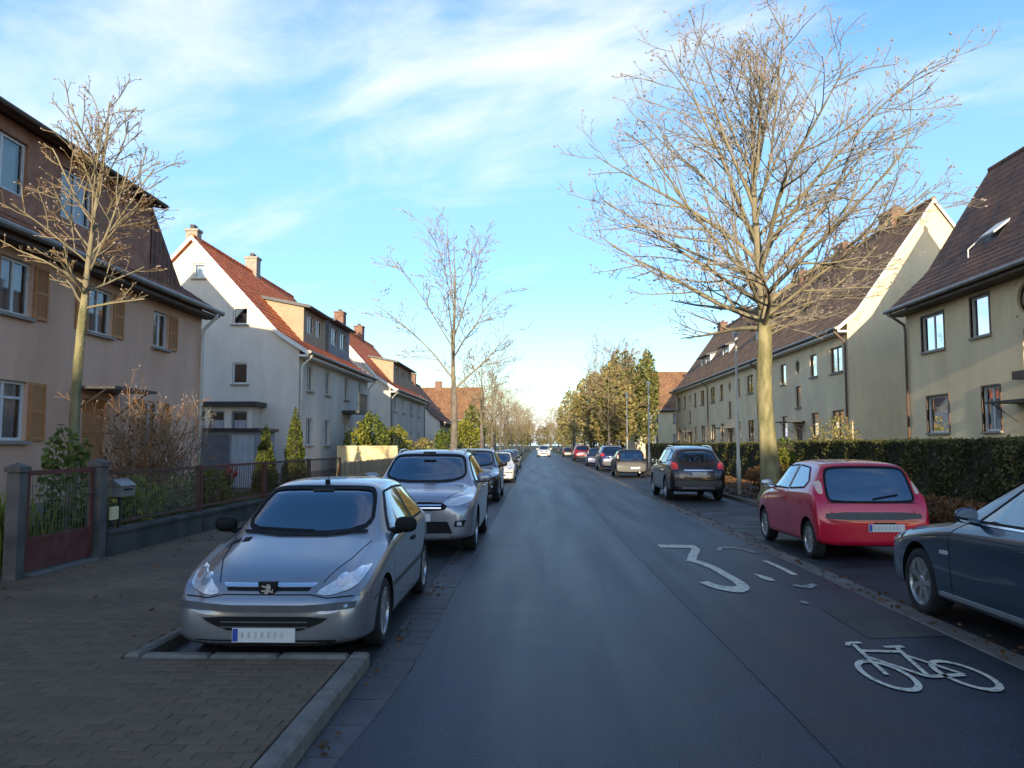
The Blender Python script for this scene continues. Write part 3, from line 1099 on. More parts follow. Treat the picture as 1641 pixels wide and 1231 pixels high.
# ---- left row
hA = house('mauve_house', 'mauve house with red-clad dormer and brown shutters behind the gate', -10, 3.4, -1, 20, 9.4, 6.0, 10.7, w_a, r_a,
           front=[(11.0, 11.95, 4.22, 5.3, 1, 'full'), (13.95, 14.95, 4.25, 5.3, 1, 'half'), (17.0, 17.85, 4.3, 5.25, 1, 'full'), (10.1, 11.95, 1.8, 2.95, 2, 'sides', .72),
                  (16.6, 17.5, 1.75, 2.85, 1, 'sides'), (6.0, 7.2, 1.8, 2.95), (6.0, 7.2, 4.25, 5.3)],
           doors=[(13.9, 14.9, .5, 2.75, m_shut, True)],
           dormers=[(4.5, 17.3, .3, 8.1, [(10.7, 12.1, 6.68, 7.8, 1, 'full'), (13.25, 14.5, 6.68, 7.8, 1, 'full'), (7.4, 8.8, 6.68, 7.8)], d_brick, m_eave, .16, 1.95)],
           chimneys=[(8, 4.7, .9, .6, 11.5, m_brickch)], pipes=(1,), pipe_mat=m_pipe_white, plinth=w_plinth, gable=[(3.8, 5.0, 4.3, 5.3)])
TA = root_T[hA.name][2]
for (a0, a1, z0, z1) in ((12.0, 12.45, 4.22, 5.3), (10.5, 10.95, 4.22, 5.3), (15.0, 15.45, 4.25, 5.3), (13.45, 13.9, 4.25, 5.3), (17.9, 18.35, 4.3, 5.25), (12.0, 12.5, 1.8, 2.95),
                         (17.55, 18.0, 1.75, 2.85), (16.1, 16.55, 1.75, 2.85)):
    shutter(hA, TA, a0, a1, z0, z1)
hB = house('pale_gable_house', 'pale grey house with sunlit gable peak and red tiled roof', -10, 33.3, -1, 13.8, 9.4, 5.95, 10.65, w_b, r_b,
           front=[(1.2, 2.15, 4.1, 5.25), (4.2, 5.15, 4.1, 5.25), (8.0, 8.95, 4.1, 5.25), (11.3, 12.25, 4.1, 5.25), (1.2, 2.15, 1.7, 2.9), (4.2, 5.15, 1.7, 2.9), (8.0, 8.95, 1.7, 2.9), (11.3, 12.25, 1.7, 2.9)],
           gable=[(2.2, 2.85, 4.3, 5.2, 0, None), (2.25, 2.9, 6.85, 7.6, 0, None), (4.15, 4.65, 8.85, 9.5, 0, 'full')],
           dormers=[(3.4, 7.3, .85, 8.15, [(4.0, 5.2, 7.05, 7.95), (5.5, 6.7, 7.05, 7.95)], d_cream, r_slate, .2), (8.0, 12.6, .85, 8.25, [(8.5, 9.9, 7.05, 8.0), (10.4, 11.9, 7.05, 8.0)], d_grey, r_slate, .2)],
           chimneys=[(.35, 4.85, .45, .5, 10.95, m_sill), (7.2, 4.7, .6, .6, 11.35, m_sill)], pipes=(0, 1), pipe_mat=m_pipe_white, fascia=m_white, plinth=w_plinth)
TB, _, PFB, PGB = root_T[hB.name]
# glazed side porch with flat roof on the gable
pm = MB()
cells(pm, [(1.6, 0), (4.6, 0), (4.6, 3.3), (1.6, 3.3)], [(1.8, 2.45, 2.3, 3.1), (2.75, 3.4, 2.3, 3.1), (3.55, 4.2, 2.3, 3.1)], lambda a, z, d: PGB(a, z, d - 1.0))
for vv_ in (1.6, 4.6):
    pm.face([TB(-1.0, vv_, 0), TB(-.002, vv_, 0), TB(-.002, vv_, 3.3), TB(-1.0, vv_, 3.3)])
po = pm.build('porch', w_b, hB)
pr = MB()
pbox(pr, PGB, 1.35, 4.75, -1.3, -.003, 3.3, 3.48)
pr.build('porch_roof', m_metal_dark, po)
for q in ((1.8, 2.45, 2.3, 3.1), (2.75, 3.4, 2.3, 3.1), (3.55, 4.2, 2.3, 3.1)):
    window(po, lambda a, z, d: PGB(a, z, d - 1.0), q, d_green, 0, curtain='half', flat=True)
bl = MB()
pbox(bl, PFB, 7.6, 9.6, -.9, 0, 3.35, 3.5)
for k in range(15):
    a = 7.65 + k * 1.9 / 14
    pbox(bl, PFB, a - .012, a + .012, -.88, -.86, 3.5, 4.35)
pbox(bl, PFB, 7.6, 9.6, -.9, -.85, 4.35, 4.4)
bl.build('balcony', m_metal_dark, hB)

hC = house('cream_gable_house', 'second gabled house down the row with cream walls and red ridge', -10, 54.6, -1, 16.5, 9.4, 5.85, 10.6, w_c, r_b,
           front=[(1.5, 2.4, 4.1, 5.2), (5, 5.9, 4.1, 5.2), (9, 9.9, 4.1, 5.2), (13, 13.9, 4.1, 5.2), (1.5, 2.4, 1.7, 2.8), (5, 5.9, 1.7, 2.8), (9, 9.9, 1.7, 2.8), (13, 13.9, 1.7, 2.8)],
           gable=[(2.2, 2.9, 4.3, 5.2, 0, None), (4.1, 4.7, 7.0, 7.8, 0, None)],
           dormers=[(5.5, 14.5, .8, 8.0, [(6.2, 7.6, 7.0, 7.8), (9, 10.4, 7.0, 7.8), (12, 13.4, 7.0, 7.8)], d_cream, r_slate, .2)],
           chimneys=[(4.5, 4.7, .9, .7, 11.6, m_brickch), (11, 4.7, .9, .7, 11.5, m_brickch)], fascia=m_white)
hC2 = house('small_gable_house', 'small pale gabled house behind the street tree', -9.6, 80, -1, 13, 8.0, 4.3, 8.6, w_b, r_a,
            front=[(2, 3, 1.6, 2.8), (6, 7, 1.6, 2.8), (10, 11, 1.6, 2.8)], gable=[(3.5, 4.5, 4.5, 5.5, 0, None)], chimneys=[(8, 4, .7, .6, 9.5, m_brickch)])
hD = house('orange_roof_house', 'house with broad orange roof turned towards the street behind the tree', -7.5, 106, 1, 13, 9, 5.3, 9.6, w_c, r_c,
           front=[(2, 3, 1.6, 2.8), (6, 7, 1.6, 2.8), (10, 11, 1.6, 2.8), (2, 3, 3.6, 4.7), (6, 7, 3.6, 4.7)], rz=PI / 2, chimneys=[(6, 4.5, .9, .7, 10.4, m_brickch)])

# ---- right row
Ff, Fr, Fd = [], [], []
for c in (41.5 * 1.0593 - 36.9, 55.9 * 1.0593 - 36.9, 70.2 * 1.0593 - 36.9):
    for s in (-1, 1):
        a = c + s * 2.5
        Ff += [(a - .5, a + .5, 5.2, 6.35, 0), (a - .5, a + .5, 2.15, 3.35, 0)]
        a = c + s * 5.6
        Ff += [(a - .75, a + .75, 5.15, 6.35, 1), (a - .75, a + .75, 2.1, 3.35, 1)]
    Ff += [(c - .42, c + .42, 3.75, 4.9, 0)]
    Fr += [(c, 5.95, .36)]
    Fd += [(c - .55, c + .55, .6, 2.75, m_brownframe, True)]
Ff = [w for w in Ff if 0.2 < w[0] and w[1] < 44.8]
hF = house('long_row_house', 'long sand-coloured row house with brown roof and many chimneys behind the big tree', 14.3, 36.64, 1, 45, 8.2, 7.5, 13.05, w_f, r_f,
           front=Ff, rounds=Fr, doors=Fd, frame=m_brownframe, gable=[], verge=.12, over=.5, kick=.35,
           dormers=[(17.2, 19.6, 1.3, 9.75, [(17.6, 19.2, 8.7, 9.6)], m_white, r_slate, .25), (27.5, 29.9, 1.3, 9.75, [(27.9, 29.5, 8.7, 9.6)], m_white, r_slate, .25),
                    (34.5, 38.5, 1.3, 9.75, [(35.0, 36.2, 8.7, 9.6), (36.7, 38.0, 8.7, 9.6)], m_white, r_slate, .25)],
           chimneys=[(4.2, 4.1, 1.5, .7, 13.6, m_brickch), (10.6, 4.1, 1.4, .7, 13.5, m_brickch), (18.2, 4.1, 1.3, .7, 13.5, m_brickch), (26, 4.1, 1.2, .7, 13.5, m_brickch), (33, 4.1, 1.2, .7, 13.6, m_brickch), (41.5, 4.1, 1.3, .7, 13.6, m_brickch)],
           pipes=(0, 14.5, 29.5), pipe_mat=m_pipe_brown, fascia=m_white, plinth=w_plinth)

k_ = 1.0593


def uy(y):
    return y * k_ - 10.9


hG = house('yellow_house', 'yellow-beige house with dark roof, open skylight and round window behind hedge', 14.3, 10.9, 1, 20, 7.2, 7.45, 12.5, w_g, r_g,
           front=[(uy(26.5), uy(28.0), 5.1, 6.4, 1, 'sides'), (uy(23.85), uy(24.85), 5.2, 6.5, 0, 'full'), (uy(26.4), uy(27.8), 2.15, 3.45, 0, 'blue'), (uy(23.5), uy(24.4), 2.15, 3.55, 1, 'half'),
                  (uy(21.3), uy(22.3), 3.75, 5.1, 0, 'half'), (uy(17.5), uy(18.5), 5.2, 6.5, 1, None), (uy(17.5), uy(18.5), 2.15, 3.5, 1, None), (uy(14.5), uy(16), 5.1, 6.4, 1, None), (uy(14.5), uy(16), 2.15, 3.5, 1, None)],
           rounds=[(uy(22.05), 6.0, .46)], doors=[(uy(21.3), uy(22.3), .6, 2.75, m_brownframe, True)],
           frame=m_white, pipes=(1,), pipe_mat=m_pipe_brown, over=.6, kick=1.0, verge=.25, chimneys=[(5, 3.6, 1.2, .7, 13.0, m_brickch)], plinth=w_plinth)
TG, zrG, PFG, _ = root_T[hG.name]
# brown outer reveals of the windows of the yellow house
for (a0, a1, z0, z1) in ((uy(26.5), uy(28.0), 5.1, 6.4), (uy(23.85), uy(24.85), 5.2, 6.5), (uy(26.4), uy(27.8), 2.15, 3.45), (uy(23.5), uy(24.4), 2.15, 3.55)):
    fm = MB()
    for (b0, b1, y0_, y1_) in ((a0 - .06, a0, z0 - .0, z1 + .06), (a1, a1 + .06, z0 - .0, z1 + .06), (a0, a1, z1, z1 + .06)):
        pbox(fm, PFG, b0, b1, -.025, .05, y0_, y1_)
    fm.build('window_surround', m_brownframe, hG)
# flower box below the stair window
fb = MB()
pbox(fb, PFG, uy(21.3) - .05, uy(22.3) + .05, -.34, -.1, 3.62, 3.86)
fb.build('window_box', m_eave, hG)
# skylight tilted open
sk = MB()
ua, va = 16.0, 1.1
zz = zrG(va)
sk.box(ua - .45, ua + .45, va, va + .75, zz + .02, zz + .10, fn=lambda a, b, z: TG(a, b, z + (b - va) * 1.35))
sko = sk.build('skylight', m_metal_dark, hG)
sk2 = MB()
sk2.box(ua - .42, ua + .42, -.62, .55, -.03, .03, fn=lambda a, b, z: TG(a, va + .35 + b * .80 - z * .6, zz + .62 + b * .62 + z * .8))
sk2.build('sash', m_white, sko)
# ladder hook
lk = MB()
lk.tube([TG(16.9, .8, zrG(.8) + .02), TG(16.9, .8, zrG(.8) + .3), TG(16.6, 1.1, zrG(1.1) + .3)], .025, 6)
lk.build('roof_hook', m_white, hG)

hH = house('far_orange_house', 'far cream house with orange roof beyond the long row house', 21.5, 96, 1, 9.5, 9, 6.2, 10.8, w_f, r_c,
           front=[(1.5, 2.5, 1.8, 3.0), (4, 5, 1.8, 3.0), (6.8, 7.8, 1.8, 3.0), (1.5, 2.5, 4.3, 5.4), (4, 5, 4.3, 5.4), (6.8, 7.8, 4.3, 5.4)], rz=PI / 2, frame=m_brownframe)
# house added unseen behind the camera to cast shade over the carriageway
hT = house('shade_house', 'added house out of view behind the viewer, shading the street', 20, -50, 1, 36, 9, 6.8, 11.6, w_c, r_a, rz=PI / 2)

# ================================================================== TREES AND PLANTS
m_bark = mat('bark_olive', (0.13, 0.125, 0.05), (0.31, 0.265, 0.14), scale=6, rough=0.9, bump=1.0, bscale=22, detail=9, stretch=(1, 1, .35))
m_bark_grey = mat('bark_grey', (0.12, 0.10, 0.085), (0.20, 0.17, 0.14), scale=5, rough=0.9, bump=0.5, bscale=26)
m_limb = mat('limb_bark', (0.185, 0.155, 0.095), (0.275, 0.23, 0.145), scale=3, rough=0.9)
m_twig = mat('twig_bark', (0.245, 0.205, 0.17), (0.335, 0.285, 0.235), scale=1.2, rough=0.9)
m_twig_y = mat('twig_ochre', (0.21, 0.135, 0.065), (0.30, 0.195, 0.10), scale=1.2, rough=0.9)
m_twig_r = mat('twig_rust', (0.27, 0.135, 0.055), (0.36, 0.20, 0.09), scale=1.2, rough=0.9)
m_bud = mat('bud_brown', (0.34, 0.28, 0.24), (0.25, 0.205, 0.18), scale=3, rough=0.9)
m_twig_far = mat('twig_far', (0.20, 0.135, 0.075), (0.30, 0.20, 0.11), scale=.6, rough=0.95)


def perp(d, rng):
    a = d.orthogonal().normalized()
    return Matrix.Rotation(rng.uniform(0, 2 * PI), 3, d) @ a


def polyline(p, d, ln, n, rng, wander, trop):
    pts, dirs = [p.copy()], [d.copy()]
    for _ in range(n):
        d = (d + Vector((rng.gauss(0, wander), rng.gauss(0, wander), rng.gauss(0, wander))) + Vector((0, 0, trop))).normalized()
        p = p + d * (ln / n)
        pts.append(p.copy())
        dirs.append(d.copy())
    return pts, dirs


def grow(mbs, p, d, ln, r, level, rng, spec):
    """level: index into spec; each spec entry: n segments, wander, tropism, child density per m, child angle, child length factor, sides, min radius, mesh key"""
    s = spec[level]
    pts, dirs = polyline(p, d, ln, s['n'], rng, s['w'], s['trop'])
    rt = max(r * s.get('taper', .35), s['rmin'])
    rads = [r + (rt - r) * i / s['n'] for i in range(s['n'] + 1)]
    mbs[s['key']].tube(pts, rads, s['sides'], cap=False)
    if level + 1 >= len(spec):
        if rng.random() < s.get('bud', 0):
            bud(mbs['bud'], pts[-1], dirs[-1], s.get('budsize', .03) * rng.uniform(.7, 1.4))
        return
    c = spec[level + 1]
    cnt = s['dens'] * ln
    cnt = int(cnt) + (rng.random() < cnt % 1)
    cnt = max(cnt, s.get('minc', 1))
    for k in range(cnt):
        t = s['t0'] + (1 - s['t0']) * (k + rng.random()) / cnt
        f = t * s['n']
        i = min(int(f), s['n'] - 1)
        q = pts[i].lerp(pts[i + 1], f - i)
        dd = dirs[i + 1]
        ang = R(s['ang'] + rng.uniform(-14, 14))
        nd = (dd * math.cos(ang) + perp(dd, rng) * math.sin(ang)).normalized()
        if nd.z < s.get('minz', -.3):
            nd.z = abs(nd.z) * .5
            nd.normalize()
        cl_ = c['len'] * rng.uniform(.6, 1.25) * (1 - .45 * t)
        if 'fac' in s:
            cl_ = min(cl_, ln * s['fac'] * rng.uniform(.7, 1.2) * (1.15 - .6 * t))
        rr = max(min(rads[i] * .6, c['r']), c['rmin'])
        grow(mbs, q, nd, cl_, rr, level + 1, rng, spec)


def bud(mb, p, d, s):
    a = d.orthogonal().normalized() * s * .5
    b = d.cross(a).normalized() * s * .5
    e = d * s
    mb.raw([p - e * .4, p + a, p + b, p - a, p - b, p + e], [(0, 2, 1), (0, 3, 2), (0, 4, 3), (0, 1, 4), (5, 1, 2), (5, 2, 3), (5, 3, 4), (5, 4, 1)])


def street_tree(name, label, loc, seed, height, fork, r0, halfw, nl, spec, mats, zc=None, group=None, lean=(0, 0), el=(32, 78), leader=True, topr=.05, extra=None, squash=1.0, cat='tree', rz=0, lp=1.0, tz=1.15, te=.8):
    rng = random.Random(seed)
    root = thing(name, label, cat, loc, rz, group)
    mbs = {k: MB() for k in ('trunk', 'limb', 'twig', 'bud')}
    tp = []
    n = 14
    for i in range(n + 1):
        t = i / n
        z = height * .97 * t
        wob = .035 * min(z, 6) if z < fork else .10
        tp.append(Vector((lean[0] * t ** lp + wob * .35 * math.sin(z * 1.1 + seed), lean[1] * t + wob * .35 * math.cos(z * .9 + seed * 2), z)))

    def at(z):
        f = min(max(z / (height * .97) * n, 0), n - .001)
        i = int(f)
        return tp[i].lerp(tp[i + 1], f - i)

    def rad(z):
        if z < fork:
            b = 1.0 + .55 * math.exp(-z * 3.2)
            return r0 * b * (1 - .22 * z / fork)
        return max(r0 * .62 * (1 - (z - fork) / (height - fork)) ** 1.1, .012)
    zs = [0, .08, .2, .45] + [fork * k / 14 for k in range(1, 15)]
    zs = sorted(set(zs))
    mbs['trunk'].tube([at(z) for z in zs], [rad(z) * (1 + rng.uniform(-.04, .04)) for z in zs], 20)
    if leader:
        zs = [fork + (height * .97 - fork) * k / 12 for k in range(13)]
        zs[0] -= .1
        mbs['limb'].tube([at(z) for z in zs], [max(rad(max(z, fork + .01)), .012) for z in zs], 8)
    zc = zc or (fork + height) / 2
    hh = height - zc
    for k in range(nl):
        t = (k + rng.random() * .6) / nl
        z = fork - .25 + (height - fork) * .72 * t ** tz if leader else fork - .3 + .5 * t
        az = k * 2.39996 + rng.uniform(-.35, .35)
        e = R(el[0] + (el[1] - el[0]) * t ** te + rng.uniform(-9, 9)) if leader else R(rng.uniform(*el))
        d = Vector((math.cos(az) * math.cos(e), math.sin(az) * math.cos(e) * squash, math.sin(e))).normalized()
        p = at(z)
        # length to the crown's outline
        ln = .5
        while ln < 12:
            q = p + d * ln
            c = tp[-1] * (q.z / height)
            if ((q.x - c.x) / halfw) ** 2 + ((q.y - c.y) / halfw) ** 2 + ((q.z - zc) / (hh if q.z > zc else max(zc - fork + .6, 1.0))) ** 2 > 1 and ln > .8:
                break
            ln += .15
        ln *= rng.uniform(.86, 1.08)
        grow(mbs, p, d, ln, min(rad(max(z, fork + .01)) * .55, r0 * .33) * rng.uniform(.7, 1.1), 0, rng, spec)
    if extra:
        extra(mbs, rng, at)
    tv = mbs['trunk'].v
    for i_, (x_, y_, z_) in enumerate(tv):
        c_ = at(z_)
        a_ = math.atan2(y_ - c_.y, x_ - c_.x)
        k_r = 1 + .05 * math.sin(3 * a_ + z_ * 1.3 + seed) + .035 * math.sin(5 * a_ - z_ * 2.1) + (.12 * max(0, math.cos(4 * a_ + seed)) if z_ < .25 else 0)
        tv[i_] = (c_.x + (x_ - c_.x) * k_r, c_.y + (y_ - c_.y) * k_r, z_)
    mbs['trunk'].build('trunk', mats[0], root, smooth=True)
    mbs['limb'].build('limbs', mats[1], root, smooth=True)
    mbs['twig'].build('crown', mats[2], root)
    if mbs['bud'].f:
        tag(mbs['bud'].build('buds', mats[3], root), kind='stuff')
    return root


def spec_street(k=1.0, fine=1.0, rmin=.007, bs=.05):
    return [dict(n=8, w=.055, trop=.012, dens=2.3 * fine, t0=.16, ang=44, fac=.52, sides=6, rmin=.012, key='limb', len=5, r=.12, taper=.16, minz=-.15),
            dict(n=5, w=.08, trop=.03, dens=3.6 * fine, t0=.18, ang=42, fac=.55, sides=4, rmin=.009, key='limb', len=2.6 * k, r=.045, taper=.3, minz=-.25),
            dict(n=3, w=.10, trop=.04, dens=5.0 * fine, t0=.2, ang=42, fac=.6, sides=3, rmin=rmin, key='twig', len=1.15 * k, r=.018, taper=.6, minz=-.3),
            dict(n=2, w=.12, trop=.05, sides=3, rmin=rmin * .8, key='twig', len=.48 * k, r=.010, taper=.7, bud=.5, budsize=bs)]


TM = (m_bark, m_limb, m_twig, m_bud)


def droop(mbs, rng, at):
    # low ochre twigs below the fork on the side of the house
    sp_ = spec_street()
    for k in range(7):
        az = rng.uniform(-.9, .7)
        d = Vector((math.cos(az), math.sin(az) * .6, rng.uniform(-.05, .25))).normalized()
        grow(mbs, at(4.5 + k * .18), d, rng.uniform(1.4, 2.9), .03, 1, rng, sp_)


big = street_tree('street_tree', 'tall bare tree with olive trunk and wide crown behind the red car', (6.38, 21.9, .16), 21, 12.75, 4.95, .245, 4.75, 36, spec_street(1.0, .86, rmin=.0075, bs=.055), TM, zc=8.5,
                  el=(14, 82), tz=1.5, te=1.0, lean=(-.35, 0), extra=droop, group='bare street trees')
t2 = street_tree('street_tree', 'slender bare tree with open vase crown beyond the white crossover', (-3.55, 34.5, .1), 5, 11.4, 4.2, .16, 3.3, 10, spec_street(.85, .85, rmin=.011, bs=.06), (m_bark_grey, m_limb, m_twig, m_bud), zc=7.6, el=(40, 72), group='bare street trees')
t3 = street_tree('garden_tree', 'young bare tree with olive forked trunk behind the wire fence', (-7.56, 12.85, .12), 8, 7.25, 4.1, .088, 1.1, 18, spec_street(.62, 1.75, rmin=.005, bs=.03), (m_bark, m_limb, m_twig_y, m_bud), zc=5.4, lean=(.35, .1), lp=4, el=(18, 74), squash=1)

# bare trees further down the street: two shapes, copied
fs_ = spec_street(.95, .6, rmin=.018, bs=.08)
proto1 = street_tree('distant_tree', 'bare tree above the white hatchback, fine brown twigs', (-4.2, 62, .1), 31, 10.5, 3.2, .15, 2.7, 11, fs_, (m_bark_grey, m_limb, m_twig_far, m_bud), zc=6.6, el=(35, 75), group='bare trees along the far street')
proto2 = street_tree('distant_tree', 'bare bushy tree behind the first far tree on the garden side', (-5.0, 92, .1), 47, 12.0, 3.0, .18, 3.6, 14, fs_, (m_bark_grey, m_limb, m_twig_far, m_bud), zc=7.2, el=(30, 75), group='bare trees along the far street')
FT = [(-4.6, 118, .95, 1), (-6.2, 140, 1.0, 2), (-3.8, 160, .95, 1), (-5.5, 185, 1.05, 2), (-4.4, 215, 1.0, 1), (-9.5, 126, .9, 2), (-11, 168, 1.1, 2), (-13, 205, 1.1, 1),
      (-6.6, 104, .85, 1), (-9.0, 112, .95, 2), (-7.6, 150, 1.0, 2), (-3.2, 135, .8, 1), (-6.0, 172, 1.0, 1), (-3.0, 192, .95, 2), (-8.5, 190, 1.1, 1), (-1.5, 240, 1.1, 2), (1.5, 272, 1.15, 1), (-6, 245, 1.2, 2), (-10, 232, 1.2, 1), (5, 248, 1.1, 2), (8, 275, 1.2, 1), (-4.5, 280, 1.2, 1), (12, 255, 1.2, 2), (6.2, 215, .95, 2), (-12, 150, 1.0, 1), (7.4, 150, .95, 1), (8.6, 175, 1.1, 2), (7.0, 200, 1.0, 1), (9.5, 230, 1.15, 2), (4.5, 262, 1.0, 1), (-2.5, 262, 1.05, 2), (13, 190, 1.2, 2), (17, 215, 1.2, 1), (7.2, 118, .8, 1)]
frng = random.Random(3)


def ORD(i):
    return ['first', 'second', 'third', 'fourth', 'fifth', 'sixth', 'seventh', 'eighth', 'ninth', 'tenth', 'eleventh', 'twelfth', 'thirteenth', 'fourteenth', 'fifteenth', 'sixteenth', 'seventeenth', 'eighteenth', 'nineteenth', 'twentieth', 'last'][min(i, 20)]


for i, (x, y, s, k) in enumerate(sorted(FT, key=lambda q: q[1] + q[0] * .01)):
    o = copy_tree(proto1 if k == 1 else proto2)
    o.location = (x, y, .1)
    o.scale = (s, s, s * frng.uniform(.9, 1.1))
    o.rotation_euler = (0, 0, frng.uniform(0, 6.28))
    o['label'] = ORD(sum(1 for q in FT if (q[0] < 0) == (x < 0) and q[1] + q[0] * .01 < y + x * .01)) + ' bare brown tree from the near end of the far rows, ' + ('garden side' if x < 0 else 'hedge side')


def leaves(mb, pts, size, rng, flat=0.0, aspect=.55):
    for p in pts:
        s = size * rng.uniform(.6, 1.35)
        a = Vector((rng.gauss(0, 1), rng.gauss(0, 1), rng.gauss(0, 1) * (1 - flat))).normalized()
        b = a.cross(Vector((rng.gauss(0, 1), rng.gauss(0, 1), rng.gauss(0, 1)))).normalized() * (s * aspect)
        a = a * s
        p = Vector(p)
        mb.face([p - a, p + b, p + a, p - b])


def lump(v, seed):
    return .5 + .25 * math.sin(v.x * 2.1 + seed) + .25 * math.sin(v.y * 2.7 + seed * 1.7) + .25 * math.sin(v.z * 2.4 + seed * .6) + .15 * math.sin(v.x * 6 + v.z * 5 + seed)


def clumped(rng, n, shape, seed, shell=.35):
    """points in the outer part of a unit shape, denser in clumps"""
    out = []
    while len(out) < n:
        v = Vector((rng.uniform(-1, 1), rng.uniform(-1, 1), rng.uniform(-1, 1)))
        if v.length > 1:
            continue
        r = v.length
        if r < 1e-3:
            continue
        l = lump(v / r * 1.7, seed)
        if r > .72 + .30 * l or (r < shell and rng.random() > .15):
            continue
        if rng.random() > .35 + .7 * lump(v * 3, seed + 2):
            continue
        out.append(shape(v))
    return out


m_ever = leafmat('evergreen_leaf', (0.11, 0.13, 0.038), (0.21, 0.20, 0.065))
m_brownleaf = leafmat('brown_leaf', (0.31, 0.23, 0.085), (0.25, 0.24, 0.085))
m_thuja = leafmat('thuja_leaf', (0.060, 0.085, 0.014), (0.12, 0.14, 0.022))
m_yel = leafmat('yellowgreen_leaf', (0.17, 0.19, 0.025), (0.28, 0.26, 0.04))
m_grn = leafmat('green_leaf', (0.085, 0.13, 0.025), (0.17, 0.19, 0.04))
m_hedge = leafmat('hedge_leaf', (0.045, 0.060, 0.018), (0.16, 0.145, 0.045), scale=.8)
m_litter = leafmat('leaf_litter', (0.22, 0.105, 0.035), (0.12, 0.06, 0.025), scale=3)
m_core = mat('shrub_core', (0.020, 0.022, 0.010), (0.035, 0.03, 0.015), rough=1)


def leafy_tree(name, label, loc, seed, h, w, n, size, lm, zb=1.5, group=None, cat='tree', trunk_r=.16, stems=None):
    rng = random.Random(seed)
    root = thing(name, label, cat, loc, 0, group)
    tr = MB()
    tr.tube([(0, 0, 0), (.05, 0, h * .3), (-.05, .06, h * .62), (0, 0, h * .9)], [trunk_r, trunk_r * .8, trunk_r * .45, .02], 8)
    for k in range(16):
        z = zb + (h - zb) * rng.uniform(.05, .75)
        az = rng.uniform(0, 6.28)
        ln = w * rng.uniform(.5, .9)
        tr.tube([(0, 0, z), (math.cos(az) * ln * .5, math.sin(az) * ln * .5, z + ln * .35), (math.cos(az) * ln, math.sin(az) * ln, z + ln * .6)], [.05, .03, .01], 4, cap=False)
    tr.build('trunk', m_bark_grey, root, smooth=True)
    cm = MB()
    zc, hz = (zb + h) / 2, (h - zb) / 2

    def shp(v):
        taper = 1 - .35 * max(v.z, 0)
        return (v.x * w * taper, v.y * w * taper, zc + v.z * hz)
    leaves(cm, clumped(rng, n, shp, seed), size, rng)
    cm.build('crown', lm, root)
    return root


# leafy mass of trees on the right side of the far street: single trees, each its own shape
RT = [('ivy_clad_tree', 'ochre-green leafy tree at the front of the far wooded strip', 7.4, 76, 8.8, 2.4, 2600, m_brownleaf), ('ivy_clad_tree', 'tall olive tree in the middle of the far wooded strip', 9.2, 84, 11.2, 2.6, 2800, m_ever),
      ('ivy_clad_tree', 'rusty brown leafy tree nearest the road in the far wooded strip', 6.9, 95, 10.2, 2.6, 2400, m_brownleaf), ('conifer_tree', 'dark green conifer beside the far orange-roofed house', 11.1, 80, 10.8, 1.5, 2400, m_ever),
      ('ivy_clad_tree', 'olive-brown round tree behind the rusty one', 7.8, 112, 11.4, 3.2, 2400, m_brownleaf), ('ivy_clad_tree', 'deep green ivy-covered tree at the back of the wooded strip', 10.2, 100, 12.4, 2.6, 2400, m_ever),
      ('ivy_clad_tree', 'pale brown tree at the road end of the wooded strip', 6.4, 135, 11.0, 3.2, 2000, m_brownleaf)]
for i, (nm, lb, x, y, h, w, n, lm) in enumerate(RT):
    leafy_tree(nm, lb, (x, y, .1), 60 + i, h * 1.1, w * 1.08, n, .22, lm, zb=1.0, group='leafy trees of the far wooded strip')
for i, (x, y, s, k) in enumerate([(6.6, 72, .85, 1), (8.4, 79, 1.0, 2), (7.3, 88, .9, 1), (9.0, 104, 1.05, 2), (6.9, 90, 1.55, 3), (10.5, 92, 1.15, 2)]):
    o = copy_tree(proto1 if k != 2 else proto2)
    o.location, o.scale, o.rotation_euler = (x, y, .1), ((s, s, s) if k < 3 else (.42, .42, s)), (0, 0, i * 1.7)
    o['label'] = ORD(i) + ' bare twiggy tree counted from the viewer in the leafy far wooded strip'
    o['group'] = 'bare trees in the wooded strip'
leafy_tree('conifer_tree', 'dark rounded evergreen below the far bare trees, garden side', (-7.0, 88, .1), 77, 6.5, 1.9, 1500, .2, m_ever, zb=.8)

fl = leafy_tree('distant_leafy_tree', 'first russet tree of the wood closing the street end', (-26, 300, .1), 91, 11, 4.2, 1300, .34, m_brownleaf, zb=.8, group='russet trees closing the street')
for i, (x, y, s) in enumerate([(-7, 210, .62), (-3.5, 236, .7), (7.5, 205, .7), (11, 222, .8), (-12, 228, .75), (2.5, 285, .8), (-6, 262, .8), (9, 262, .85), (-18, 312, 1.1), (-10, 305, .95), (-3, 322, 1.1), (6, 318, 1.0), (13, 306, 1.1), (20, 300, 1.2), (28, 310, 1.1), (-34, 316, 1.2), (-42, 300, 1.2), (36, 300, 1.2)]):
    o = copy_tree(fl)
    o.location, o.scale, o.rotation_euler = (x, y, .1), (s, s, s), (0, 0, i * 1.3)
    o['label'] = ORD(i + 1) + ' russet tree of the wood closing the street end'


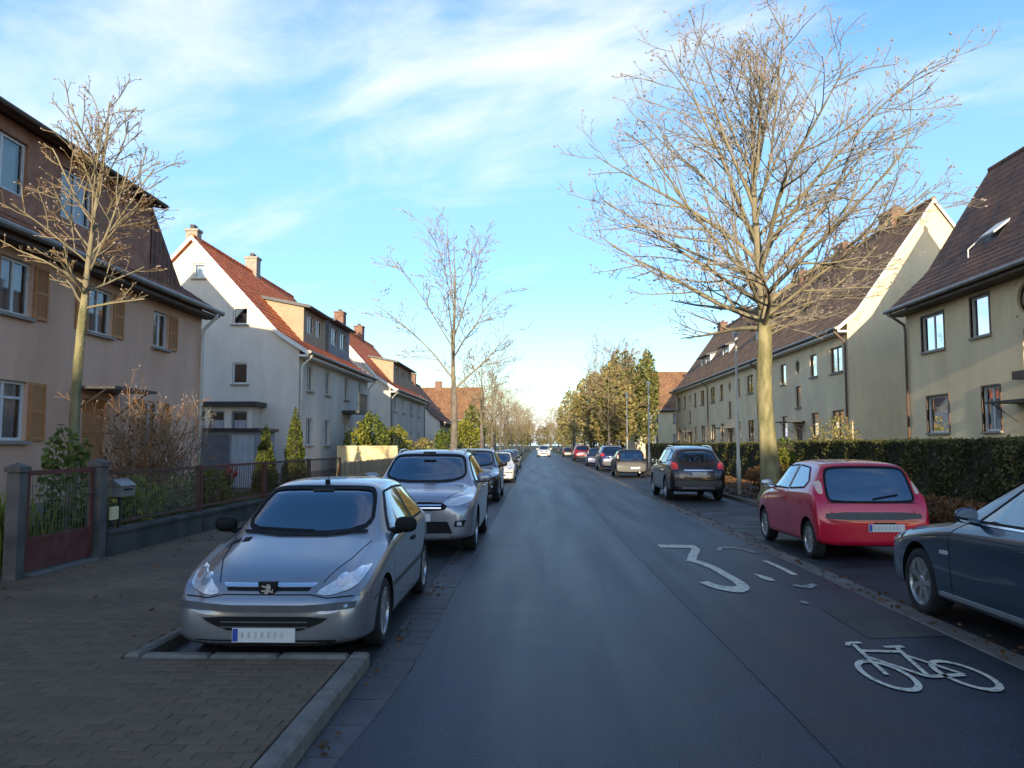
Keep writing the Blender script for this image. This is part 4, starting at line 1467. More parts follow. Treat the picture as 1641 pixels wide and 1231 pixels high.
def cone_shrub(name, label, loc, h, w, seed, n=2600):
    rng = random.Random(seed)
    root = thing(name, label, 'shrub', loc, 0, 'clipped cone shrubs in the front garden')
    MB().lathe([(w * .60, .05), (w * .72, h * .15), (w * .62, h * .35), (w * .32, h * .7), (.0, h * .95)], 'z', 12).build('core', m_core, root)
    MB().tube([(0, 0, -.02), (0, 0, .4)], .05, 6).build('trunk', m_bark_grey, root)
    pts = []
    for _ in range(n):
        z = 1 - math.sqrt(rng.random())
        prof = w * (min(z / .12, 1) * .35 + .65) * (1 - z) ** .72 * (1 + .08 * math.sin(z * 30 + rng.random()))
        az = rng.uniform(0, 6.28)
        rr = prof * rng.uniform(.8, 1.05)
        pts.append((rr * math.cos(az), rr * math.sin(az), .04 + z * h))
    cm = MB()
    leaves(cm, pts, .055, rng)
    cm.build('crown', m_thuja, root)


cone_shrub('cone_thuja', 'taller dark green cone thuja before the pale gabled house', (-8.5, 28.0, .12), 2.95, .48, 1)
cone_shrub('cone_thuja', 'shorter dark green cone thuja beside the grey shed', (-9.0, 26.4, .12), 2.25, .46, 2)


def round_shrub(name, label, loc, rx, ry, h, lm, n, size, seed, group=None, cat='bush'):
    rng = random.Random(seed)
    root = thing(name, label, cat, loc, 0, group)
    MB().tube([(0, 0, -.03), (.02, .03, h * .5)], [.06, .03], 6).build('trunk', m_bark_grey, root)
    cm = MB()
    leaves(cm, clumped(rng, n, lambda v: (v.x * rx, v.y * ry, h * .52 + v.z * h * .5), seed, .5), size, rng)
    cm.build('crown', lm, root)
    return root


round_shrub('round_bush', 'tall rounded yellow-green bush before the pale house front', (-8.4, 41.0, .12), .95, .95, 3.55, m_grn, 3000, .085, 3, 'garden bushes')
round_shrub('round_bush', 'low bright green bush right of the tall rounded bush', (-8.3, 47.5, .12), .95, 1.2, 2.9, m_yel, 2000, .09, 4, 'garden bushes')
round_shrub('round_bush', 'loose yellow-green bush left of the tall rounded bush', (-8.7, 38.9, .12), .8, 1.2, 2.75, m_yel, 1500, .08, 5, 'garden bushes')
round_shrub('round_bush', 'ochre bush at the foot of the cream gabled house', (-8.2, 58, .12), 1.2, 1.4, 2.2, m_brownleaf, 1500, .1, 6, 'garden bushes')
round_shrub('round_bush', 'broad lime green bush beneath the slender street tree', (-6.6, 74, .12), 1.9, 2.0, 3.9, m_yel, 2200, .14, 8, 'garden bushes')
round_shrub('round_bush', 'dark green bush on the kerb side under the far bare tree', (-7.4, 66, .12), 1.2, 1.5, 3.0, m_grn, 1600, .12, 9, 'garden bushes')
round_shrub('round_bush', 'yellow bush by the kerb beyond the dark parked car', (7.2, 35.5, .14), .75, 1.3, 1.15, m_yel, 1400, .07, 10, 'verge bushes')
round_shrub('round_bush', 'ochre leafless-looking bush by the corner of the long row house', (12.3, 33.2, .2), 1.1, 1.2, 2.9, m_brownleaf, 1300, .07, 12)
round_shrub('round_bush', 'clipped green bush peeking above the hedge at the row house door', (12.2, 39.8, .2), 1.5, 1.3, 1.95, m_grn, 2400, .07, 13)
round_shrub('round_bush', 'bright green bush at the near end of the far hedge', (9.3, 30.2, .2), .55, .9, 1.5, m_yel, 1500, .06, 14)

# low brown planting on the verge
VB = [(7.35, 23.6, .75, 1.6, .85, 'rust brown bush heap behind the dark parked car'), (7.6, 26.2, .8, 1.6, 1.0, 'rust brown bush around the lamp post foot'), (7.5, 20.2, .7, 1.2, .62, 'low brown bush at the foot of the big tree'),
      (7.9, 15.2, .75, 1.8, .58, 'low orange-brown bush between red car and hedge'), (7.7, 11.6, .7, 1.6, .50, 'low orange-brown bush between blue car and hedge'), (7.8, 18.0, .6, 1.0, .5, 'low brown bush beside the red car bonnet')]
for i, (x, y, rx, ry, h, lb) in enumerate(VB):
    round_shrub('brown_bush', lb, (x, y, .18), rx, ry, h, m_litter, 1500, .055, 30 + i, 'brown bushes on the verge')
lrng = random.Random(5)
ll = MB()
leaves(ll, [(lrng.triangular(6.36, 9.2, 7.4), lrng.uniform(5, 34), .0) for _ in range(0)], .05, lrng)
for _ in range(9000):
    x, y = lrng.uniform(6.36, 9.25), 4 + 40 * lrng.random() ** 1.5
    i = max(k for k in range(len(vx)) if vx[k] <= x)
    z = vz[i] + (vz[min(i + 1, 5)] - vz[i]) * (x - vx[i]) / max(vx[min(i + 1, 5)] - vx[i], .1)
    leaves(ll, [(x, y, z + lrng.uniform(.015, .05))], .05, lrng, flat=.75)
for _ in range(260):   # a few on the left pavement and in its gutter
    y = 4 + 14 * lrng.random()
    x = lrng.choice((lrng.uniform(-6.1, -3.3), -6.0 + abs(lrng.gauss(0, .25)), -1.2 + lrng.gauss(0, .04)))
    if y > 6.1 and -3.2 < x < -1.3:
        continue
    leaves(ll, [(x, y, (.118 if x < -1.45 else .016) + lrng.uniform(0, .006))], .026, lrng, flat=.92)
for _ in range(500):   # leaves blown against the kerb and onto the strip
    x, y = (lrng.choice((6.14, 3.95, 3.8)) + lrng.gauss(0, .06), lrng.uniform(4.5, 26))
    leaves(ll, [(x, y, .022 + lrng.uniform(0, .012))], .028, lrng, flat=.9)
tag(ll.build('fallen_leaves', m_litter), 'fallen brown leaves scattered over the verge', None, None, 'stuff')


def hedge(label, x0, x1, y0, y1, h, seed, dens=330):
    rng = random.Random(seed)
    root = thing('hedge', label, 'hedge', (x0, y0, .2), 0, 'clipped hedges before the right-hand houses')
    W, L = x1 - x0, y1 - y0
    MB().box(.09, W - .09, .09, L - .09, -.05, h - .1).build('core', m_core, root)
    pts = []
    for _ in range(int(L * h * dens)):
        yy, zz = rng.uniform(0, L), h * rng.random()
        pts.append((.06 + .05 * math.sin(yy * 3.1 + zz * 4) + rng.gauss(0, .035), yy, zz))
    for _ in range(int(L * W * dens)):
        yy = rng.uniform(0, L)
        pts.append((rng.uniform(0, W), yy, h - .04 + .02 * math.sin(yy * 2.3) + rng.gauss(0, .025)))
    for _ in range(int(W * h * dens)):
        pts.append((rng.uniform(0, W), rng.gauss(.03, .03), h * rng.random()))
    cm = MB()
    leaves(cm, pts, .052, rng)
    cm.build('foliage', m_hedge, root)
    st = MB()
    yy = .3
    while yy < L:
        st.tube([(W * .3, yy, -.1), (W * .35, yy + .05, h * .5)], .02, 4)
        yy += .6
    st.build('stems', m_bark_grey, root)


hedge('long dark green clipped hedge behind the red and blue cars', 9.3, 10.4, 8, 29.2, 1.64, 1)
hedge('further hedge stretch left of the big tree trunk', 9.3, 10.4, 31.4, 68, 1.62, 2, 150)

# brown twiggy shrub and plants in the left front garden
def stem_shrub(name, label, loc, seed, n, h, spread, mats, lm=None, nleaf=0, lsize=.05, spec=None, cat='shrub'):
    rng = random.Random(seed)
    root = thing(name, label, cat, loc)
    mbs = {k: MB() for k in ('trunk', 'limb', 'twig', 'bud')}
    sp_ = spec or [dict(n=5, w=.06, trop=.02, dens=6, t0=.2, ang=32, fac=.5, sides=4, rmin=.006, key='limb', len=2, r=.02, taper=.3, minz=-.1),
                   dict(n=3, w=.09, trop=.02, dens=8, t0=.15, ang=38, fac=.55, sides=3, rmin=.005, key='twig', len=.7, r=.009, taper=.5, minz=-.2),
                   dict(n=2, w=.1, trop=.02, sides=3, rmin=.004, key='twig', len=.28, r=.006, taper=.7, bud=.35, budsize=.03)]
    for k in range(n):
        az = rng.uniform(0, 6.28)
        e = R(rng.uniform(52, 86))
        d = Vector((math.cos(az) * math.cos(e) * spread, math.sin(az) * math.cos(e) * spread, math.sin(e))).normalized()
        grow(mbs, Vector((rng.uniform(-.12, .12), rng.uniform(-.12, .12), -.05)), d, h * rng.uniform(.75, 1.05), .018, 0, rng, sp_)
    mbs['limb'].build('stems', mats[0], root)
    mbs['twig'].build('crown', mats[1], root)
    if mbs['bud'].f:
        tag(mbs['bud'].build('buds', mats[2], root), kind='stuff')
    if lm:
        cm = MB()
        leaves(cm, clumped(rng, nleaf, lambda v: (v.x * spread * .8, v.y * spread * .8, h * .55 + v.z * h * .45), seed), lsize, rng)
        cm.build('dry_leaves', lm, root)


stem_shrub('twiggy_shrub', 'dense brown twiggy shrub before the mauve house wall', (-8.3, 16.6, .12), 5, 24, 2.75, 1.15, (m_twig_r, m_twig_r, m_bud), m_litter, 420, .045)
stem_shrub('twiggy_shrub', 'grey brown bare shrub beside the dense one', (-8.0, 17.9, .12), 6, 12, 2.6, .95, (m_limb, m_twig, m_bud))
round_shrub('leafy_shrub', 'green shrub at the foot of the young tree', (-7.5, 12.6, .12), .42, .5, 1.95, m_grn, 700, .06, 41)


def tuft(name, label, loc, seed, n, h, m, spread=.5, w=.02):
    rng = random.Random(seed)
    mb = MB()
    for _ in range(n):
        x, y = rng.gauss(0, spread * .5), rng.gauss(0, spread * .5)
        az = rng.uniform(0, 6.28)
        b = rng.uniform(.1, .5) * h
        hh = h * rng.uniform(.5, 1.1)
        dx_, dy_ = math.cos(az), math.sin(az)
        px, py = -dy_ * w, dx_ * w
        mb.raw([(x - px, y - py, 0), (x + px, y + py, 0), (x + dx_ * b * .4 - px, y + dy_ * b * .4 - py, hh * .65), (x + dx_ * b * .4 + px, y + dy_ * b * .4 + py, hh * .65), (x + dx_ * b, y + dy_ * b, hh)],
               [(0, 1, 3, 2), (2, 3, 4)])
    o = mb.build(name, m)
    o.location = loc
    return tag(o, label, 'plant')


tuft('strappy_plant', 'light green strappy plant behind the red gate panel', (-7.25, 10.5, .12), 1, 420, .95, m_yel, .5, .016)
tuft('strappy_plant', 'second strappy green plant close to the left gate post', (-7.1, 10.0, .12), 2, 160, .85, m_grn, .4, .014)
tuft('ground_plant', 'dull green plants behind the fence bay with the letterbox', (-7.7, 13.6, .12), 3, 260, .75, m_grn, .7, .02)
round_shrub('fence_shrub', 'yellow-green shrub behind the first fence bay beside the letterbox', (-7.0, 13.8, .12), .45, 1.0, 1.15, m_yel, 900, .06, 42)
round_shrub('fence_shrub', 'green shrub behind the last fence bay before the silver car', (-7.0, 17.0, .12), .45, .9, 1.25, m_grn, 1000, .055, 43)
m_red = leafmat('red_flower', (0.40, 0.03, 0.025), (0.28, 0.03, 0.02))
round_shrub('red_flowers', 'cluster of red flowers above the fence', (-6.85, 17.7, .75), .2, .22, .62, m_red, 130, .045, 44, cat='flowers')
round_shrub('fence_shrub', 'brown shrub behind the middle fence bay', (-7.0, 15.4, .12), .45, .7, 1.05, m_brownleaf, 700, .05, 45)
m_grass = leafmat('grass_blade', (0.05, 0.08, 0.02), (0.10, 0.10, 0.03))
gm = MB()
grng = random.Random(9)
for _ in range(9000):
    x, y = grng.uniform(-9.9, -6.4), grng.uniform(8, 34)
    h = grng.uniform(.05, .16)
    a = grng.uniform(0, 6.28)
    gm.face([(x - .012, y, .115), (x + .012, y, .115), (x + math.cos(a) * .05, y + math.sin(a) * .05, .115 + h)])
tag(gm.build('grass', m_grass), 'ragged grass in the left front gardens', None, None, 'stuff')

# ================================================================== CARS
def paint(name, c, metallic=.55, rough=.32, coat=.8):
    return mat(name, c, tuple(x * .9 for x in c), scale=2, rough=rough, metallic=metallic, coat=coat)


p_silver = paint('paint_silver', (0.31, 0.315, 0.325), .6, .27)
p_white = paint('paint_pale_silver', (0.36, 0.36, 0.385), .55, .3)
p_red = paint('paint_red', (0.60, 0.008, 0.040), .05, .25)
p_blue = paint('paint_night_blue', (0.035, 0.066, 0.105), .45, .28)
p_dark = paint('paint_dark_grey', (0.045, 0.038, 0.038), .5, .28)
p_offwhite = paint('paint_white', (0.72, 0.70, 0.64), 0, .4)
m_carglass = glass_mat('car_glass', (0.48, 0.60, 0.64), 1.2, .20)
m_cabin = mat('cabin_fabric', (0.030, 0.030, 0.034), (0.05, 0.05, 0.055), scale=20, rough=0.9)
m_seat = mat('seat_fabric', (0.055, 0.055, 0.06), (0.085, 0.082, 0.08), scale=25, rough=0.95)
WINS = []
m_tyre = mat('tyre_rubber', (0.012, 0.012, 0.012), (0.022, 0.021, 0.02), scale=12, rough=0.85)
m_rim = mat('alloy', (0.58, 0.57, 0.55), (0.42, 0.41, 0.39), scale=6, rough=0.35, metallic=.8)
m_black = mat('black_plastic', (0.006, 0.006, 0.0065), (0.011, 0.011, 0.011), scale=9, rough=0.7, spec=.25)
m_greyplastic = mat('grey_plastic', (0.06, 0.06, 0.062), (0.08, 0.08, 0.08), scale=9, rough=0.6)
m_lamp = mat('headlamp_glass', (0.86, 0.86, 0.84), (0.60, 0.61, 0.62), scale=34, rough=0.10, metallic=.35, coat=1, lo=.3, hi=.7)
m_tail = mat('tail_lamp', (0.50, 0.02, 0.015), (0.62, 0.05, 0.03), scale=6, rough=0.15, coat=1)
m_amber = mat('pale_lamp', (0.75, 0.45, 0.35), (0.80, 0.6, 0.5), scale=9, rough=0.2, coat=1)
m_chrome = mat('chrome', (0.78, 0.78, 0.78), rough=0.22, metallic=.85)
m_plate = mat('plate_white', (0.68, 0.68, 0.64), (0.6, 0.6, 0.57), scale=8, rough=0.5)
m_plateblue = mat('plate_blue', (0.02, 0.06, 0.32), rough=0.5)
m_plateink = mat('plate_ink', (0.38, 0.38, 0.37), (0.55, 0.55, 0.54), scale=40, rough=0.6)


def car_cage(st, W):
    """st: (s, zbot, zbelt, ztop, wlow, wbelt, wroof); s runs from the nose to the tail"""
    mb_v, mb_f = [], []
    NP = 9
    for (s, zb, zl, zt, wl_, wb, wr) in st:
        half = [(0, zb), (wl_ * .80, zb), (wl_, zb + .07), (wb, zb + (zl - zb) * .55), (wb * .995, zl - .05), (wb * .955, zl + .012), (wr, zt - .075), (wr * .84, zt - .012), (0, zt)]
        ring = [(x, s, z) for x, z in half] + [(-x, s, z) for x, z in reversed(half[1:-1])]
        mb_v += ring
    n = 2 * (NP - 1)
    for i in range(len(st) - 1):
        for k in range(n):
            k2 = (k + 1) % n
            mb_f.append((i * n + k, i * n + k2, (i + 1) * n + k2, (i + 1) * n + k))
    for base, flip in ((0, False), ((len(st) - 1) * n, True)):
        rr = list(range(NP))
        ll_ = [0] + [n - k for k in range(1, NP - 1)] + [NP - 1]
        for k in range(NP - 1):
            q = []
            for idx in (rr[k], rr[k + 1], ll_[k + 1], ll_[k]):
                if base + idx not in q:
                    q.append(base + idx)
            mb_f.append(tuple(q if flip else q[::-1]))
    return mb_v, mb_f


def car_body(st, W, axles, wr, paint_m, arch=.055):
    WINS.clear()
    v, f = car_cage(st, W)
    me = bpy.data.meshes.new('cage')
    me.from_pydata(v, [], f)
    me.materials.append(paint_m)
    me.materials.append(m_black)
    bm = bmesh.new()
    bm.from_mesh(me)
    bmesh.ops.recalc_face_normals(bm, faces=bm.faces)
    bm.edges.ensure_lookup_table()
    cr_ = bm.edges.layers.float.new('crease_edge')
    for e in bm.edges:
        a_, b_ = sorted(v_.index for v_ in e.verts)
        if b_ - a_ == 16:
            k_i = min(a_ % 16, 16 - a_ % 16)
            e[cr_] = {5: .62, 6: .45, 2: .4, 3: .18}.get(k_i, 0)
    bm.to_mesh(me)
    bm.free()
    o = link('cage', me)
    sb = o.modifiers.new('s', 'SUBSURF')
    sb.levels = sb.render_levels = 3
    cutters = []
    for a in axles:
        for sx in (-1, 1):
            c = MB()
            x0, x1 = sx * (W / 2 - .26), sx * (W / 2 + .12)
            prof = [(0, x0), (wr + arch, x0), (wr + arch, x1), (0, x1)]
            c.lathe(prof, 'x', 40, (0, a, wr + .01))
            cm_ = c.mesh('cutter', [m_black], fix=True)
            co = link('cutter', cm_)
            cutters.append(co)
            bo = o.modifiers.new('b', 'BOOLEAN')
            bo.operation = 'DIFFERENCE'
            bo.object = co
            bo.solver = 'EXACT'
            bo.material_mode = 'TRANSFER'
    dg = bpy.context.evaluated_depsgraph_get()
    out = bpy.data.meshes.new_from_object(o.evaluated_get(dg))
    out.name = 'body'
    for c in cutters:
        bpy.data.objects.remove(c)
    bpy.data.objects.remove(o)
    bm = bmesh.new()
    bm.from_mesh(out)
    for fc in bm.faces:
        fc.smooth = True
    bmesh.ops.triangulate(bm, faces=[fc for fc in bm.faces if len(fc.verts) > 4])
    bvh = BVHTree.FromBMesh(bm)
    for e in bm.edges:
        if len(e.link_faces) == 2 and e.calc_face_angle(0) > R(38):
            e.smooth = False
    bm.to_mesh(out)
    bm.free()
    return out, bvh


PROJ = {'front': (lambda a, z: Vector((a, -3, z)), Vector((0, 1, 0))), 'rear': (lambda a, z: Vector((a, 9, z)), Vector((0, -1, 0))),
        'left': (lambda a, z: Vector((3, a, z)), Vector((-1, 0, 0))), 'right': (lambda a, z: Vector((-3, a, z)), Vector((1, 0, 0))),
        'top': (lambda a, b: Vector((a, b, 4)), Vector((0, 0, -1)))}


def hit(bvh, proj, a, b):
    o, d = PROJ[proj][0](a, b), PROJ[proj][1]
    loc, nor, _, _ = bvh.ray_cast(o, d)
    if loc is None:
        loc, nor, _, _ = bvh.find_nearest(o + d * 3)
    if nor.dot(d) > 0:
        nor = -nor
    return loc, nor, d


def patch(name, bvh, poly, proj, m, parent, off=.006, cell=.07, smooth_it=0, mirror=False):
    """a piece of trim or glass that follows the bodywork, standing slightly proud of it, with a rim"""
    if m is m_carglass:
        WINS.append((proj, smoothpoly(poly, smooth_it) if smooth_it else poly))
        if proj in ('front', 'rear'):
            lp_ = smoothpoly(poly, 2)
            seam(bvh, lp_ + [lp_[0]], proj, parent, w=.034, off=.012, name='window_seal')
    polys = [poly] + ([[(-a, b) for a, b in poly][::-1]] if mirror else [])
    outs = []
    for pl_ in polys:
        if smooth_it:
            pl_ = smoothpoly(pl_, smooth_it)
        us = [p[0] for p in pl_]
        zs = [p[1] for p in pl_]
        nu, nz = max(1, int((max(us) - min(us)) / cell)), max(1, int((max(zs) - min(zs)) / cell))
        bm = bmesh.new()
        for i in range(nu):
            for j in range(nz):
                u0, u1 = min(us) + (max(us) - min(us)) * i / nu, min(us) + (max(us) - min(us)) * (i + 1) / nu
                z0, z1 = min(zs) + (max(zs) - min(zs)) * j / nz, min(zs) + (max(zs) - min(zs)) * (j + 1) / nz
                q = clip_rect(pl_, u0, u1, z0, z1)
                if not q:
                    continue
                vs = []
                for a, b in q:
                    loc, nor, d = hit(bvh, proj, a, b)
                    vs.append(bm.verts.new(loc + nor * off))
                try:
                    bm.faces.new(vs)
                except ValueError:
                    pass
        bmesh.ops.remove_doubles(bm, verts=bm.verts, dist=.003)
        d = PROJ[proj][1]
        be = [e for e in bm.edges if len(e.link_faces) == 1]
        r = bmesh.ops.extrude_edge_only(bm, edges=be)
        for v in r['geom']:
            if isinstance(v, bmesh.types.BMVert):
                v.co += d * (off + .02)
        bmesh.ops.recalc_face_normals(bm, faces=bm.faces)
        for fc in bm.faces:
            fc.smooth = True
        for e in bm.edges:
            if len(e.link_faces) == 2 and e.calc_face_angle(0) > R(40):
                e.smooth = False
        me = bpy.data.meshes.new(name)
        bm.to_mesh(me)
        bm.free()
        me.materials.append(m)
        outs.append(link(name, me, parent))
    return outs


def seam(bvh, pts, proj, parent, w=.007, m=None, off=.0025, name='seam', step=.05):
    mb = MB()
    P_ = []
    for (a, b), (a2, b2) in zip(pts, pts[1:]):
        n = max(2, int(math.hypot(a2 - a, b2 - b) / step))
        for k in range(n):
            P_.append((a + (a2 - a) * k / n, b + (b2 - b) * k / n))
    P_.append(pts[-1])
    Ls, Rs = [], []
    for i, (a, b) in enumerate(P_):
        q0, q1 = P_[max(i - 1, 0)], P_[min(i + 1, len(P_) - 1)]
        du, dz_ = q1[0] - q0[0], q1[1] - q0[1]
        l = math.hypot(du, dz_) or 1
        nx, nz = -dz_ / l * w / 2, du / l * w / 2
        for sgn, arr in ((1, Ls), (-1, Rs)):
            loc, nor, d = hit(bvh, proj, a + sgn * nx, b + sgn * nz)
            arr.append(loc + nor * off)
    for i in range(len(Ls) - 1):
        mb.face([Ls[i], Rs[i], Rs[i + 1], Ls[i + 1]])
    return mb.build(name, m or m_black, parent)


def make_wheel(r, w, spokes, style='alloy'):
    ty = MB()
    hw = w / 2
    ri = r * .70
    ty.lathe([(ri, -hw * .9), (ri + .01, -hw), (r * .90, -hw), (r * .975, -hw * .82), (r, -hw * .5), (r, hw * .5), (r * .975, hw * .82), (r * .90, hw), (ri + .01, hw), (ri, hw * .9)], 'x', 40)
    rm = MB()
    # outer side is +x
    rm.lathe([(ri + .004, -hw * .8), (ri + .004, hw * .86), (ri + .012, hw * .93), (ri - .012, hw * .94), (ri - .02, hw * .72), (ri - .02, -hw * .2)], 'x', 40)
    rm.lathe([(ri - .01, hw * .05), (.0, hw * .05)], 'x', 24, mi=1)
    rm.lathe([(.055, hw * .2), (.058, hw * .72), (.045, hw * .8), (.0, hw * .82)], 'x', 20)
    for k in range(spokes):
        a = 2 * PI * k / spokes
        ca_, sa_ = math.cos(a), math.sin(a)

        def fn(x, t, q):
            return (x, t * ca_ - q * sa_, t * sa_ + q * ca_)
        rm.raw([fn(hw * .30, .04, -.030), fn(hw * .30, .04, .030), fn(hw * .74, .04, .024), fn(hw * .74, .04, -.024),
                fn(hw * .36, ri - .008, -.040), fn(hw * .36, ri - .008, .040), fn(hw * .86, ri - .008, .028), fn(hw * .86, ri - .008, -.028)],
               [(0, 1, 2, 3), (4, 5, 6, 7), (0, 1, 5, 4), (2, 3, 7, 6), (0, 3, 7, 4), (1, 2, 6, 5)])
    return ty.mesh('tyre', [m_tyre], smooth=True), rm.mesh('rim', [m_rim, m_black], smooth=False)


def add_wheels(root, axles, track, r, w=.2, spokes=6):
    ty, rm = make_wheel(r, w, spokes)
    for a in axles:
        for sx in (1, -1):
            e = link('wheel', None, root, (sx * track, a, r))
            if sx < 0:
                e.rotation_euler = (0, 0, PI)
            link('tyre', ty, e)
            link('rim', rm, e)


def mirrors(root, s, x, z, m, sz=.115):
    for sx in (1, -1):
        mb = MB()
        cx_, cy_, cz_ = sx * (x + .10), s, z + .06
        n, k = 12, 7
        for i in range(k + 1):
            th = PI * i / k
            for j in range(n):
                ph = 2 * PI * j / n
                px = math.sin(th) * math.cos(ph)
                py = math.cos(th)
                pz = math.sin(th) * math.sin(ph)
                mb.v.append((cx_ + px * abs(px) ** -.25 * sz * 1.0 if abs(px) > 1e-6 else cx_, cy_ + (py * .6 if py < 0 else py * .25) * sz, cz_ + (pz * abs(pz) ** -.25 if abs(pz) > 1e-6 else 0) * sz * .68))
        for i in range(k):
            for j in range(n):
                j2 = (j + 1) % n
                mb.f.append((i * n + j, i * n + j2, (i + 1) * n + j2, (i + 1) * n + j))
                mb.mi.append(0)
        mb.tube([(sx * (x - .06), s + .02, z - .02), (cx_, cy_, cz_ - .04)], .03, 8)
        mo = mb.build('mirror', m, root, smooth=True)
        mg = MB()
        mg.face([(cx_ + math.cos(2 * PI * j / 16) * sz * .95, cy_ + sz * .26, cz_ + math.sin(2 * PI * j / 16) * sz * .6) for j in range(16)])
        mg.build('mirror_glass', m_carglass, mo)


def plate(root, bvh, proj, z, x=0, w=.52, h=.11, band=True, marks=7, lift=.02):
    sgn = -1 if proj == 'front' else 1
    loc, _, _ = hit(bvh, proj, x, z)
    y0 = loc.y + sgn * lift
    b = MB().box(x - w / 2, x + w / 2, min(y0, y0 - sgn * .03), max(y0, y0 - sgn * .03), z - h / 2, z + h / 2)
    po_ = b.build('number_plate', m_plate, root)
    y1 = y0 + sgn * .002
    # the country band sits at the reader's left edge
    left = -1 if proj == 'front' else 1
    left = -left if proj == 'front' else left
    e0 = x + (-w / 2 if proj == 'front' else w / 2)
    dirx = 1 if proj == 'front' else -1
    q = MB()
    xa, xb = sorted((e0 + dirx * .004, e0 + dirx * .048))
    q.face([(xa, y1, z - h / 2 + .006), (xb, y1, z - h / 2 + .006), (xb, y1, z + h / 2 - .006), (xa, y1, z + h / 2 - .006)])
    q.build('country_band', m_plateblue, po_)
    k = MB()
    for i in range(marks):
        c = e0 + dirx * (.085 + i * (w - .14) / marks)
        hh_ = h * (.26 if i % 3 else .22)
        k.face([(c - .009, y1, z - hh_), (c + .011, y1, z - hh_ * .8), (c + .012, y1, z + hh_), (c - .010, y1, z + hh_ * .9)])
    tag(k.build('characters', m_plateink, po_), kind='stuff')


def inside(poly, a, b):
    r = False
    n = len(poly)
    for i in range(n):
        (x0, y0), (x1, y1) = poly[i], poly[(i + 1) % n]
        if (y0 > b) != (y1 > b) and a < (x1 - x0) * (b - y0) / (y1 - y0) + x0:
            r = not r
    return r


def finish_car(root, sw, wide=.66, top=0.0):
    """opens the shell behind the panes and fits liner, seats, dashboard and steering wheel"""
    body = [o for o in root.children if o.name.split('.')[0] == 'body'][0]
    bm = bmesh.new()
    bm.from_mesh(body.data)
    kill = []
    for f in bm.faces:
        c, n = f.calc_center_median(), f.normal
        for pr, poly in WINS:
            d = PROJ[pr][1]
            if n.dot(d) > -.12:
                continue
            pts = [(v.co.x, v.co.z) if pr in ('front', 'rear') else (v.co.y, v.co.z) for v in f.verts]
            if all(inside(poly, a, b) for a, b in pts):
                kill.append(f)
                break
    bmesh.ops.delete(bm, geom=kill, context='FACES')
    bm.to_mesh(body.data)
    # liner: the cabin's inner skin
    bm.normal_update()
    bmesh.ops.delete(bm, geom=[f for f in bm.faces if f.calc_center_median().z < .55 or f.calc_center_median().y < sw - .02], context='FACES')
    offs = {v: v.normal.copy() for v in bm.verts}
    for v, n in offs.items():
        v.co -= n * .03
    lin = bpy.data.meshes.new('cabin_liner')
    bm.to_mesh(lin)
    bm.free()
    lin.materials.clear()
    lin.materials.append(m_cabin)
    lin.polygons.foreach_set('material_index', [0] * len(lin.polygons))
    link('cabin_liner', lin, root)
    t = top
    MB().box(-wide, wide, sw + .10, sw + .50, .60, .90 + t).raw([(-wide, sw + .10, .90 + t), (wide, sw + .10, .90 + t), (wide, sw + .50, .90 + t), (-wide, sw + .50, .90 + t), (-wide * .9, sw + .34, .955 + t), (wide * .9, sw + .34, .955 + t)],
                                                        [(0, 1, 5, 4), (3, 4, 5, 2), (0, 4, 3), (1, 2, 5)]).build('dashboard', m_cabin, root)
    MB().box(-wide, wide, sw + .1, sw + 2.35, .40, .44).build('cabin_floor', m_cabin, root)
    sb = MB()
    n = 24
    ring = [(.36 + .18 * math.cos(2 * PI * k / n), sw + .66 + .07 * math.sin(2 * PI * k / n), .93 + t + .16 * math.sin(2 * PI * k / n)) for k in range(n + 1)]
    sb.tube(ring, .014, 6, cap=False)
    sb.tube([(.36, sw + .64, .93 + t), (.36, sw + .45, .85 + t)], .03, 6)
    sb.build('steering_wheel', m_cabin, root)

    def cushion(x0, x1, y0, z0, z1, lean):
        m_ = MB()
        m_.raw([(x0, y0, z0), (x1, y0, z0), (x1 - .04, y0 + lean, z1), (x0 + .04, y0 + lean, z1), (x0, y0 + .12, z0), (x1, y0 + .12, z0), (x1 - .05, y0 + lean + .08, z1), (x0 + .05, y0 + lean + .08, z1)],
               [(0, 1, 2, 3), (4, 5, 6, 7), (0, 1, 5, 4), (1, 2, 6, 5), (2, 3, 7, 6), (3, 0, 4, 7)])
        return m_
    for sx in (-1, 1):
        m_ = cushion(sx * .36 - .24, sx * .36 + .24, sw + 1.15, .46, 1.02 + t, .20)
        m_.box(sx * .36 - .24, sx * .36 + .24, sw + .75, sw + 1.2, .46, .60)
        so = m_.build('seat', m_seat, root)
        MB().box(sx * .36 - .12, sx * .36 + .12, sw + 1.37, sw + 1.45, 1.06 + t, 1.22 + t).tube([(sx * .36, sw + 1.4, 1.0 + t), (sx * .36, sw + 1.4, 1.08 + t)], .03, 6).build('headrest', m_seat, so)
    cushion(-.60, .60, sw + 1.95, .46, 1.0 + t, .2).build('rear_seat', m_seat, root)
    mi_ = hit_simple = MB().box(-.11, .11, sw + .62, sw + .64, 1.30 + t * 2, 1.36 + t * 2)
    mi_.build('rear_view_mirror', m_cabin, root)


def both(name, bvh, poly, m, root, **kw):
    for pr in ('left', 'right'):
        patch(name, bvh, poly, pr, m, root, **kw)


def gasket(bvh, poly, root, w=.022):
    for pr in ('left', 'right'):
        seam(bvh, poly + [poly[0]], pr, root, w=w, m=m_black, off=.010, name='window_seal')


def bothseam(bvh, pts, root, **kw):
    for pr in ('left', 'right'):
        seam(bvh, pts, pr, root, **kw)


def place(root, x, yfront, away=False, yaw=0):
    root.location = (x, yfront, root.location.z)
    root.rotation_euler = (0, 0, (PI if away else 0) + yaw)


